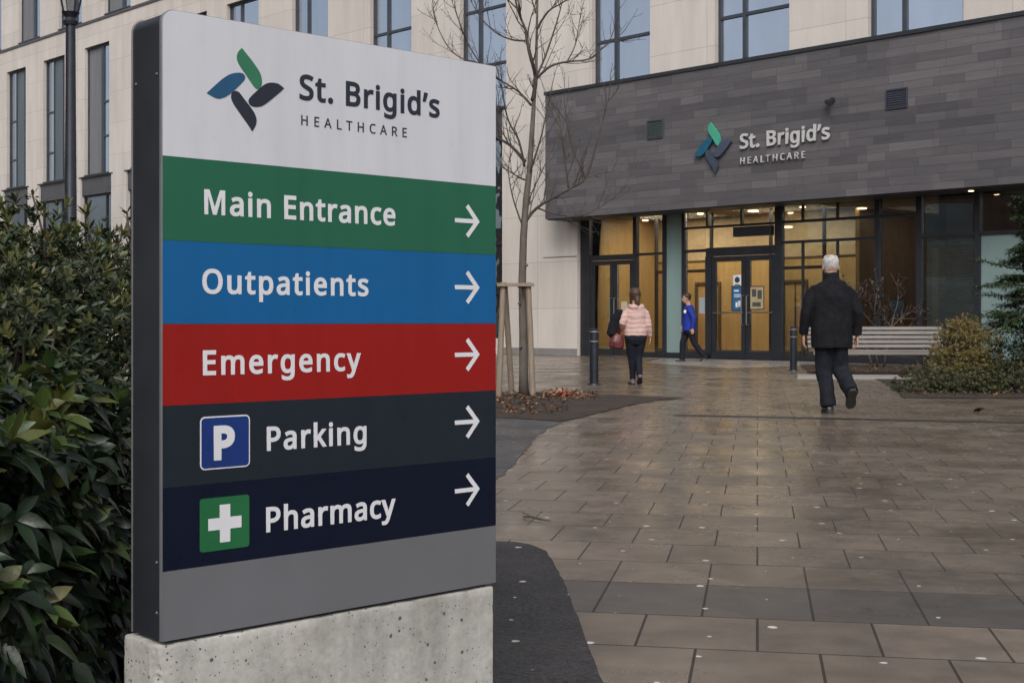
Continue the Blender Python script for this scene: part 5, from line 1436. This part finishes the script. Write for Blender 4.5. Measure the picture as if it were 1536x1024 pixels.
def conifer(name, loc, H, rng, label):
    root = empty(name, loc); tag(root, label, 'tree')
    k = MB(); k.tube([(0, 0, 0), (0.02, 0, H * .5), (0, 0.02, H)], [.055, .035, .008], 8); k.build('trunk', m_tbark, root, smooth=True)
    V, F, MI = [], [], []; br = MB()
    z = .45
    while z < H * .97:
        f = 1 - z / H
        for _ in range(6):
            a = rng.uniform(0, 6.283); Lb = (.25 + .95 * f ** .75) * rng.uniform(.35, 1.2)
            d = Vector((math.cos(a), math.sin(a), .32)).normalized(); p = Vector((0, 0, z))
            pts = [p]
            for i in range(6):
                d = (d + Vector((0, 0, -.10 + .02 * i)) + rand_dir(rng) * .17).normalized()
                pts.append(pts[-1] + d * (Lb / 6))
            br.tube(pts, [.012, .010, .008, .006, .005, .004, .002], 5)
            for i in range(1, 7):
                for sgn in (-1, 1):
                    for q in range(2):
                        side = d.cross(Vector((0, 0, 1))).normalized() * sgn
                        dd = (d * .8 + side * rng.uniform(.5, 1.0) + Vector((0, 0, rng.uniform(-.25, .2)))).normalized()
                        Ls = (.34 - .024 * i) * rng.uniform(.6, 1.15) * (.5 + f)
                        b0 = pts[i] + (pts[i - 1] - pts[i]) * rng.random()
                        for w_ in range(5):
                            c = b0 + dd * (Ls * w_ / 5)
                            for e in (-1, 1):
                                nd = (dd + dd.cross(Vector((0, 0, 1))) * e * .8 + rand_dir(rng) * .7).normalized()
                                leaf_into(V, F, MI, c, nd, Vector((0, 0, 1)), .085 * rng.uniform(.7, 1.2), .026, .2, 1 if rng.random() < .15 else 0, .2, 2)
        z += .11 + .05 * rng.random()
    br.build('branch', m_twig, root, smooth=True)
    from_data('foliage', V, F, [lm_conifer, lm_low], root, True, MI)
    return root
lm_conifer = leaf_mat('conifer sprays', [(0.028, 0.058, 0.026), (0.045, 0.08, 0.034), (0.06, 0.098, 0.038), (0.08, 0.11, 0.042)], .45, .1)
rng = random.Random(4)
conifer('conifer_tree', Vector((at(1551, 560, 21.2).x, 21.2, 0)), 3.05, rng, 'loose dark green conifer sapling at the edge of the planting bed')

# bare tree with red brown leaves behind the bench
rt = empty('red_leaf_tree', Vector((gp(1316, 551).x, gp(1316, 551).y, 0)))
tag(rt, 'thin multi stemmed tree with sparse red brown leaves behind the bench', 'tree')
rng = random.Random(9)
lm_rb = leaf_mat('red brown leaves', [(0.05, 0.018, 0.015), (0.09, 0.03, 0.022), (0.04, 0.03, 0.02), (0.07, 0.05, 0.025)], .55, .15)
V, F, MI = [], [], []; mb = MB()
def grow(p, d, L, r, dep):
    pts = [p]
    for i in range(4):
        d = (d + rand_dir(rng) * .18 + Vector((0, 0, .08))).normalized(); pts.append(pts[-1] + d * L / 4)
    mb.tube(pts, [r * (1 - .12 * i) for i in range(5)], 6)
    for i in range(2, 5):
        if dep > 0:
            for _ in range(2):
                grow(pts[i], (d + rand_dir(rng) * .85).normalized(), L * .55, r * .5, dep - 1)
        if dep <= 1:
            for _ in range(3):
                leaf_into(V, F, MI, pts[i] + rand_dir(rng) * .05, rand_dir(rng), Vector((0, 0, 1)), .08, .045, .3, 0, .3, 2)
for dx in (-.12, .02, .14):
    grow(Vector((dx, rng.uniform(-.08, .08), 0)), Vector((dx * .9, 0, 1)).normalized(), 1.25, .032, 2)
mb.build('stems', m_twig, rt, smooth=True)
from_data('foliage', V, F, lm_rb, rt, True, MI)

# ------------------------------------------------------------------ people
def wrinkle(me, amp, f=(9, 9, 4), seed=0.0, fn=None):
    nrm = [v.normal.copy() for v in me.vertices]
    for v, n in zip(me.vertices, nrm):
        c = v.co
        d = amp * noise.fractal(Vector((c.x * f[0] + seed, c.y * f[1], c.z * f[2])), 1.0, 2.0, 3)
        if fn: d += fn(c)
        v.co = c + n * d
    me.update()

def head_into(mb, c, h, face=1.0):
    """head with chin at c, facing +y, height h"""
    k = h / .235; z = lambda f: c.z + f * h
    rows = [(0.0, .030, .050, .026), (.06, .046, .042, .044), (.16, .057, .030, .066), (.30, .066, .018, .083), (.45, .0725, .006, .0935), (.60, .077, -.003, .099), (.74, .077, -.006, .099), (.86, .067, -.007, .087), (.94, .050, -.008, .065), (1.0, .018, -.008, .024)]
    mb.tube([Vector((c.x, c.y + y * k, z(f))) for f, rx, y, ry in rows], [rx * k for f, rx, y, ry in rows], 18, ry=[ry * k for f, rx, y, ry in rows])
    mb.tube([Vector((c.x, c.y + .092 * k, z(.52))), Vector((c.x, c.y + .108 * k, z(.42))), Vector((c.x, c.y + .116 * k, z(.345))), Vector((c.x, c.y + .095 * k, z(.315)))], [.010 * k, .012 * k, .017 * k, .013 * k], 8)
    mb.tube([Vector((c.x - .024 * k, c.y + .088 * k, z(.205))), Vector((c.x, c.y + .098 * k, z(.21))), Vector((c.x + .024 * k, c.y + .088 * k, z(.205)))], [.006 * k, .010 * k, .006 * k], 8)
    mb.tube([Vector((c.x - .048 * k, c.y + .075 * k, z(.565))), Vector((c.x, c.y + .094 * k, z(.57))), Vector((c.x + .048 * k, c.y + .075 * k, z(.565)))], .010 * k, 8)
    for s in (-1, 1):
        mb.ball(Vector((c.x + s * .079 * k, c.y - .012 * k, z(.44))), (.011 * k, .020 * k, .033 * k), 10, 8)

def hand_into(mb, w, s, k=1.0, tilt=Vector((0, 0, -1))):
    """relaxed hanging hand; s = -1 left, 1 right; palm towards the body, thumb to the front"""
    inn = Vector((-s, 0, 0)); fwd = Vector((0, 1, 0)); dn = tilt.normalized()
    mb.tube([w - dn * .03 * k, w, w + dn * .04 * k, w + dn * .092 * k], [.021 * k, .018 * k, .017 * k, .013 * k], 10, ry=[.027 * k, .030 * k, .041 * k, .041 * k])
    for i, L in enumerate((.070, .079, .073, .056)):
        b = w + dn * .085 * k + fwd * (.031 - .0205 * i) * k
        cu = .35 + .12 * i
        p1 = b + (dn + inn * .15).normalized() * (L * .45 * k)
        p2 = p1 + (dn + inn * (.35 + cu)).normalized() * (L * .33 * k)
        p3 = p2 + (dn * .7 + inn * (.5 + cu)).normalized() * (L * .25 * k)
        mb.tube([b, p1, p2, p3], [.0092 * k, .0088 * k, .0080 * k, .0062 * k], 8)
    b = w + dn * .022 * k + fwd * .028 * k
    mb.tube([b, b + (dn * .6 + fwd * .8 + inn * .2).normalized() * .034 * k, b + (dn * .6 + fwd * .8 + inn * .2).normalized() * .034 * k + (dn + fwd * .25 + inn * .3).normalized() * .05 * k], [.013 * k, .0105 * k, .0075 * k], 8)

def shoe_mesh(ankle, heel, toe, sole_n, w=.05, hh=.065):
    """a shoe from heel to toe; sole_n points out of the sole"""
    up = -sole_n.normalized(); ax = (toe - heel); L = ax.length; ax.normalize()
    s = ax.cross(up).normalized()
    bm = bmesh.new(); rings = []
    prof = [(0, .62, .75), (.06, .82, 1.0), (.25, .86, 1.1), (.45, .85, .95), (.65, 1.0, .68), (.85, .92, .52), (.96, .66, .42), (1.0, .34, .3)]
    for t, ww, h in prof:
        c = heel + ax * (L * t); ring = []
        for k in range(14):
            a = 2 * math.pi * k / 14
            x, y = math.cos(a), math.sin(a)
            y2 = (y * .5 + .5)
            y2 = max(0, y2) ** .8
            ring.append(bm.verts.new(c + s * (w * ww * math.copysign(abs(x) ** .7, x)) + up * (hh * h * y2)))
        rings.append(ring)
    for a, b in zip(rings, rings[1:]):
        for k in range(14): bm.faces.new((a[k], a[(k + 1) % 14], b[(k + 1) % 14], b[k]))
    bm.faces.new(rings[0][::-1]); bm.faces.new(rings[-1])
    mb = MB(); mb.bm.free(); mb.bm = bm
    mb.tube([heel + ax * (L * .22) + up * hh * .7, heel + ax * (L * .2) + up * hh * .9 + (ankle - heel - ax * L * .2) * .5, ankle], [w * .8, w * .82, w * .85], 12)
    return mb
def sole_mesh(heel, toe, sole_n, w=.05):
    up = -sole_n.normalized(); ax = toe - heel; L = ax.length; ax.normalize(); s = ax.cross(up).normalized()
    bm = bmesh.new(); A, B = [], []
    prof = [(-.01, .5), (.05, .78), (.2, .86), (.45, .8), (.65, 1.03), (.85, .95), (.97, .6), (1.01, .3)]
    pts = [(t, ww) for t, ww in prof] + [(t, -ww) for t, ww in prof[::-1]]
    for t, ww in pts:
        p = heel + ax * (L * t) + s * (w * 1.05 * ww)
        A.append(bm.verts.new(p + up * .014)); B.append(bm.verts.new(p - up * .012))
    n = len(pts)
    bm.faces.new(A); bm.faces.new(B[::-1])
    for i in range(n): bm.faces.new((A[i], B[i], B[(i + 1) % n], A[(i + 1) % n]))
    mb = MB(); mb.bm.free(); mb.bm = bm
    return mb

def skin_mat(name, c):
    t = NT(name); v = t.coord('Object')
    t.set(Base_Color=t.ramp(t.noise(v, 22, 4), [(.3, tuple(x * .85 for x in c)), (.7, tuple(min(1, x * 1.12) for x in c))]), Roughness=.5)
    t.b.inputs['Subsurface Weight'].default_value = 0.1
    t.b.inputs['Subsurface Radius'].default_value = (.01, .004, .002)
    return t.m
m_skin = skin_mat('fair skin', (.50, .29, .21))
m_skin2 = skin_mat('pink skin', (.52, .28, .21))
def cloth(name, c, rough=.85, var=.25, sc=12):
    return simple(name, c, rough, 0, var, sc, .2, .25, 500)

def hair_cap(mb, c, h, grow, keep):
    """thick shell over the skull; keep(p, k) says which verts stay, p relative to the chin"""
    k = h / .235
    bm = bmesh.new()
    rows = [(.10, .060, .022, .072), (.2, .0625, .022, .075), (.30, .068, .016, .084), (.45, .0735, .006, .0945), (.60, .078, -.003, .100), (.74, .078, -.006, .100), (.86, .068, -.007, .088), (.94, .051, -.008, .066), (.985, .030, -.008, .04), (1.0, .004, -.008, .005)]
    n = 32; R_ = []
    for f, rx, y, ry in rows:
        R_.append([bm.verts.new(Vector((c.x + (rx * k + grow) * math.cos(a), c.y + y * k + (ry * k + grow) * math.sin(a), c.z + f * h + (grow if f > .9 else 0)))) for a in [2 * math.pi * q / n for q in range(n)]])
    for a, b in zip(R_, R_[1:]):
        for q in range(n):
            vs = (a[q], a[(q + 1) % n], b[(q + 1) % n], b[q])
            m = sum((v.co for v in vs), Vector()) / 4 - c
            if keep(m / k): bm.faces.new(vs)
    bmesh.ops.delete(bm, geom=[v for v in bm.verts if not v.link_faces], context='VERTS')
    bmesh.ops.subdivide_edges(bm, edges=bm.edges[:], cuts=1, use_grid_fill=True)
    for v in bm.verts: v.co += (v.co - (c + Vector((0, 0, .5 * h)))).normalized() * (.003 * noise.noise(v.co * 55) + .002 * noise.noise(v.co * 160))
    bmesh.ops.recalc_face_normals(bm, faces=bm.faces[:])
    r = bmesh.ops.solidify(bm, geom=bm.faces[:], thickness=grow + .004)
    mb.bm.free(); mb.bm = bm
    return mb

def person(name, loc, rz, label, P):
    """P: joints and cloth shapes; the body is one mesh, clothes and hair are its children"""
    b = MB()
    head_into(b, P['chin'], P['head'])
    ck = P['head'] / .235
    nk = P['neck']
    b.tube([nk, (nk + P['chin']) / 2 + Vector((0, -.018, .0)), P['chin'] + Vector((0, -.012, .06))], [.062 * ck, .056 * ck, .056 * ck], 12)
    sh = P['sh']; hips = P['hip']
    cx = (sh[0] + sh[1]) / 2; hc = (hips[0] + hips[1]) / 2
    b.tube([hc + Vector((0, 0, -.10)), hc, (hc * .6 + cx * .4), (hc * .2 + cx * .8), cx + Vector((0, 0, -.02)), nk + Vector((0, 0, .02))], [x * P['bw'] for x in (.10, .145, .135, .15, .10, .052)], 14, ry=[x * P['bw'] for x in (.07, .10, .095, .105, .08, .055)])
    for i, s in enumerate((-1, 1)):
        b.tube([sh[i] - Vector((s * .06, 0, .08)), sh[i] - Vector((s * .01, 0, .09)), P['el'][i], P['wr'][i]], [.05, .045, .034, .024], 10)
        hand_into(b, P['wr'][i], s, P['hk'], P.get('hd', (Vector((0, 0, -1)),) * 2)[i])
        b.tube([hips[i], P['kn'][i], P['an'][i]], [.08, .05, .034], 10)
        b.tube([P['an'][i], P['he'][i] + (P['to'][i] - P['he'][i]) * .28 - P['sn'][i].normalized() * .035, P['he'][i] + (P['to'][i] - P['he'][i]) * .7 - P['sn'][i].normalized() * .024], [.034, .024, .012], 8)
    me = b.remesh(.0065, 3)
    o = mesh_obj(name, me, P['skin']); o.name = 'person'
    o.location = loc; o.rotation_euler = (0, 0, rz)
    tag(o, label, 'person')
    # trousers
    t = MB()
    t.tube([hc + Vector((0, 0, -.13)), hc + Vector((0, 0, -.05)), hc + Vector((0, 0, .06)), hc + Vector((0, 0, .16))], P['hipr'][0], 18, ry=P['hipr'][1])
    for i in range(2):
        h0 = hips[i]; kn, an = P['kn'][i], P['an'][i]
        e = an + (kn - an).normalized() * P.get('cuff', -.02)
        t.tube([h0 + Vector((0, 0, .02)), h0 * .55 + kn * .45, kn, kn * .5 + an * .5, e], P['legr'], 14)
    tm = t.remesh(.010, 3)
    wrinkle(tm, P.get('tw', .006), (10, 10, 5), 3.1)
    mesh_obj('trousers', tm, P['mtro'], o)
    # top
    c = MB()
    c.tube([Vector(q) for q in P['torso_c']], P['torso_rx'], 24, ry=P['torso_ry'])
    for i, s in enumerate((-1, 1)):
        a0 = sh[i]; e, w = P['el'][i], P['wr'][i]
        w2 = w + (e - w).normalized() * .01
        c.ball(a0 + Vector((-s * .03, 0, -.045)), P['slr'][1] * 1.06, 16, 12)
        c.tube([a0 + Vector((-s * .03, 0, -.045)), a0 + Vector((s * .004, 0, -.07)), a0 * .5 + e * .5, e, e * .5 + w * .5, w2], P['slr'], 14)
    if P.get('topextra'): P['topextra'](c)
    cm = c.remesh(.0095, 7)
    wrinkle(cm, P.get('cw', .006), P.get('cf', (8, 8, 4)), 7.7, P.get('cfn'))
    mesh_obj(P['topname'], cm, P['mtop'], o)
    for i in range(2):
        s_ = shoe_mesh(P['an'][i], P['he'][i], P['to'][i], P['sn'][i], P.get('shw', .048), P.get('shh', .062))
        so_ = s_.build('shoe', P['mshoe'], o, smooth=R(60))
        so_.name = 'shoe'
        sole_mesh(P['he'][i], P['to'][i], P['sn'][i], P.get('shw', .048)).build('sole', P['msole'], so_, smooth=R(40))
    hm = P['hair'](MB()); hm.build('hair', P['mhair'], o, smooth=True)
    k = P['head'] / .235
    for s in (-1, 1):
        e = MB(); e.ball(P['chin'] + Vector((s * .031 * k, .080 * k, .505 * P['head'])), .011 * k, 10, 8); e.build('eye', m_eye, o, smooth=True)
    return o
m_eye = simple('dark eye', (.03, .02, .018), .2)
V3 = lambda x, y, z: Vector((x, y, z))
m_black = simple('black shoe leather', (.012, .012, .013), .35, 0, .3, 20)
m_solem = simple('dark rubber sole', (.03, .029, .028), .7)
dn = V3(0, 0, -1)

# ---- old man walking away
k_ = MB
man = person('person', gp(1247, 619.5), R(-2), 'old man with white hair in a long dark coat walking toward the entrance', dict(
    chin=V3(0, .05, 1.555), head=.262, neck=V3(0, -.01, 1.49), sh=(V3(-.205, 0, 1.43), V3(.205, 0, 1.43)), el=(V3(-.293, -.03, 1.14), V3(.293, -.02, 1.14)),
    wr=(V3(-.308, .05, .89), V3(.305, .06, .89)), hk=1.05, hip=(V3(-.09, 0, .90), V3(.09, 0, .90)), kn=(V3(-.075, .07, .49), V3(.115, .05, .49)), an=(V3(-.03, 0, .095), V3(.155, -.33, .265)),
    he=(V3(-.025, -.075, .014), V3(.158, -.40, .285)), to=(V3(-.035, .205, .014), V3(.165, -.215, .075)), sn=(dn, V3(0, -.72, -.69)), bw=1.0, skin=m_skin2,
    hipr=([.14, .175, .18, .175], [.10, .125, .125, .12]), legr=[.105, .100, .090, .085, .088], mtro=cloth('dark navy trousers', (.014, .016, .022)), cuff=-.015, tw=.012,
    torso_c=[(0, 0, .745), (0, 0, .80), (0, -.01, 1.0), (0, -.02, 1.18), (0, -.03, 1.33), (0, -.02, 1.43), (0, -.015, 1.49), (0, 0, 1.525), (0, .002, 1.605)],
    torso_rx=[.236, .238, .232, .226, .232, .212, .155, .098, .084], torso_ry=[.150, .152, .150, .145, .145, .125, .105, .085, .083], slr=[.076, .080, .072, .063, .057, .055], topname='coat',
    mtop=cloth('dark wool coat', (.009, .0095, .0125), .85, .3, 9), cw=.016, cf=(5, 5, 3.2), cfn=lambda c: (-.006 if abs(c.x - .004) < .007 and c.y < 0 and c.z < 1.15 else 0) - (.006 if 1.505 < c.z < 1.52 else 0),
    mshoe=m_black, msole=m_solem, shw=.054, shh=.075, mhair=simple('white hair', (.50, .49, .48), .85, 0, .35, 45, .2, .6, 160, stretch=(1, 1, .4)),
    hair=lambda mb: hair_cap(mb, V3(0, .05, 1.555), .262, .006, lambda p: (p.y < .02 + (.03 if p.z > .13 else 0)) and p.z > .035 and not (p.z > .208 and abs(p.x) < .05 and p.y > -.085) and not (abs(p.x) > .055 and p.z < .12 and p.y > -.03))))

# ---- woman in a pink quilted jacket
def puff(c):
    if c.z < .80: return 0
    return .0075 * abs(math.sin(math.pi * (c.z + .03 * noise.noise(c * 6)) / .078)) - .004
def hood(c):
    c.tube([V3(-.105, .03, 1.315), V3(-.10, -.075, 1.30), V3(0, -.125, 1.285), V3(.10, -.075, 1.30), V3(.105, .03, 1.315)], [.024, .038, .046, .038, .024], 12)
    c.tube([V3(0, -.09, 1.20), V3(0, -.10, 1.26), V3(0, -.06, 1.32)], [.06, .10, .11], 12, ry=[.03, .05, .05])
CHW = V3(-.004, .04, 1.355)
def whair(mb):
    hair_cap(mb, CHW, .232, .020, lambda p: p.y < (.01 + max(0, p.z - .13) * 1.0) and p.z > .055)
    pts = [CHW + V3(.008, -.095, .115), CHW + V3(.012, -.145, .09), CHW + V3(.016, -.15, .02), CHW + V3(.018, -.135, -.06), CHW + V3(.016, -.13, -.12)]
    mb.tube(pts, [.030, .046, .046, .036, .010], 12)
    return mb
pinkm = cloth('pale pink quilted nylon', (.60, .405, .37), .6, .08, 8)
woman = person('person', gp(953.5, 577), R(4), 'woman in a pale pink quilted jacket and dark jeans with a brown ponytail', dict(
    chin=CHW, head=.232, neck=V3(0, 0, 1.29), sh=(V3(-.155, 0, 1.255), V3(.155, 0, 1.255)), el=(V3(-.235, -.06, 1.02), V3(.212, -.03, 1.0)), wr=(V3(-.235, .12, .90), V3(.250, .05, .795)), hk=.92,
    hip=(V3(-.085, 0, .80), V3(.085, 0, .80)), kn=(V3(-.055, .05, .44), V3(.05, .02, .44)), an=(V3(-.035, .07, .085), V3(.04, -.17, .135)), he=(V3(-.04, .0, .014), V3(.04, -.235, .135)), to=(V3(-.055, .235, .014), V3(.052, -.06, .02)),
    sn=(dn, V3(0, -.55, -.83)), bw=.84, skin=m_skin, hipr=([.135, .185, .182, .165], [.105, .135, .13, .115]), legr=[.105, .092, .066, .058, .045], mtro=cloth('dark indigo jeans', (.012, .014, .022)), cuff=-.005, tw=.005,
    torso_c=[(0, -.005, .815), (0, -.005, .85), (0, -.01, .95), (0, -.012, 1.06), (0, -.015, 1.17), (0, -.01, 1.255), (0, -.005, 1.30), (0, 0, 1.335)], torso_rx=[.190, .192, .180, .168, .178, .165, .115, .085],
    torso_ry=[.14, .142, .132, .122, .125, .108, .10, .085], slr=[.060, .066, .058, .054, .048, .038], topname='jacket', topextra=hood, mtop=pinkm, cw=.009, cfn=puff, mshoe=simple('grey pink shoe fabric', (.16, .12, .12), .7), msole=simple('dark sole', (.03, .025, .025), .7), shw=.043, shh=.06,
    mhair=simple('brown hair', (.075, .042, .028), .5, 0, .35, 60, .4, .4, 150, stretch=(3, 3, .6)), hair=whair))
WL = woman.location
def held(o, rz): o.location = WL; o.rotation_euler = (0, 0, rz)
k = MB()
k.tube([V3(-.335, .0, .605), V3(-.33, .0, .62), V3(-.32, 0, .70), V3(-.29, 0, .79), V3(-.27, 0, .845)], [.105, .125, .125, .095, .06], 18, ry=[.05, .075, .085, .065, .035])
me = k.remesh(.009, 3); wrinkle(me, .010, (12, 12, 12), 2)
bag = mesh_obj('handbag', me, simple('maroon leather', (.115, .022, .024), .4, 0, .2, 8), None); held(bag, R(4))
tag(bag, 'maroon leather shoulder bag hanging at the left side of the woman in pink', 'bag')
k = MB()
for y in (-.03, .04):
    k.tube([V3(-.27, y, .83), V3(-.262, y - .02, .92), V3(-.275, y - .04, 1.0), V3(-.30, y, .92), V3(-.30, y, .82)], .008, 6)
k.build('strap', bag.data.materials[0], bag, smooth=True)
k = MB()
k.tube([V3(-.20, .06, 1.21), V3(-.25, .07, 1.19), V3(-.315, .07, 1.08), V3(-.365, .06, .95), V3(-.39, .05, .84), V3(-.37, .05, .80)], [.045, .075, .095, .10, .095, .05], 14, ry=[.05, .07, .08, .08, .07, .04])
me = k.remesh(.009, 3); wrinkle(me, .016, (9, 9, 6), 5)
fc = mesh_obj('folded_coat', me, cloth('black folded cloth', (.010, .011, .015)), None); held(fc, R(4))
tag(fc, 'black folded coat carried over the arm of the woman in pink', 'coat')

# ---- member of staff in blue, walking to the left
def badge(o):
    b = MB(); b.ball(V3(-.165, .125, 1.30), (.024, .040, .050), 14, 8); b.build('badge', m_white, o, smooth=True)
CHS = V3(0, .06, 1.525)
stf = person('person', gp(1033.5, 542.5), R(90), 'short haired person in a blue top and dark trousers walking left before the doors', dict(
    chin=CHS, head=.25, neck=V3(0, .01, 1.455), sh=(V3(-.165, 0, 1.40), V3(.165, 0, 1.40)), el=(V3(-.235, -.09, 1.12), V3(.22, .03, 1.12)), wr=(V3(-.245, -.06, .86), V3(.20, .14, .93)), hk=1.0,
    hip=(V3(-.085, 0, .86), V3(.085, 0, .86)), kn=(V3(-.08, -.14, .47), V3(.075, .16, .49)), an=(V3(-.075, -.38, .155), V3(.07, .17, .09)), he=(V3(-.075, -.45, .155), V3(.07, .09, .014)), to=(V3(-.08, -.27, .014), V3(.075, .345, .014)),
    sn=(V3(0, -.6, -.8), dn), bw=.9, skin=m_skin, hipr=([.135, .17, .17, .16], [.11, .13, .13, .12]), legr=[.105, .095, .078, .072, .070], mtro=cloth('charcoal trousers', (.014, .015, .022)), tw=.008,
    torso_c=[(0, -.01, .80), (0, -.01, .84), (0, 0, .96), (0, .005, 1.1), (0, .005, 1.25), (0, 0, 1.37), (0, .0, 1.43), (0, .01, 1.475)], torso_rx=[.195, .195, .18, .172, .185, .172, .12, .075], torso_ry=[.195, .195, .178, .170, .168, .140, .112, .082],
    slr=[.082, .090, .082, .074, .064, .056], topname='tunic', mtop=cloth('royal blue tunic', (.016, .035, .26), .7, .15, 10), cw=.008, mshoe=m_black, msole=m_solem, shw=.046, shh=.062,
    mhair=simple('dark brown hair', (.030, .016, .011), .5, 0, .3, 60, .4, .3, 150), hair=lambda mb: hair_cap(mb, CHS, .25, .014, lambda p: p.y < (.005 + max(0, p.z - .135) * 1.25) and p.z > .075)))
badge(stf)
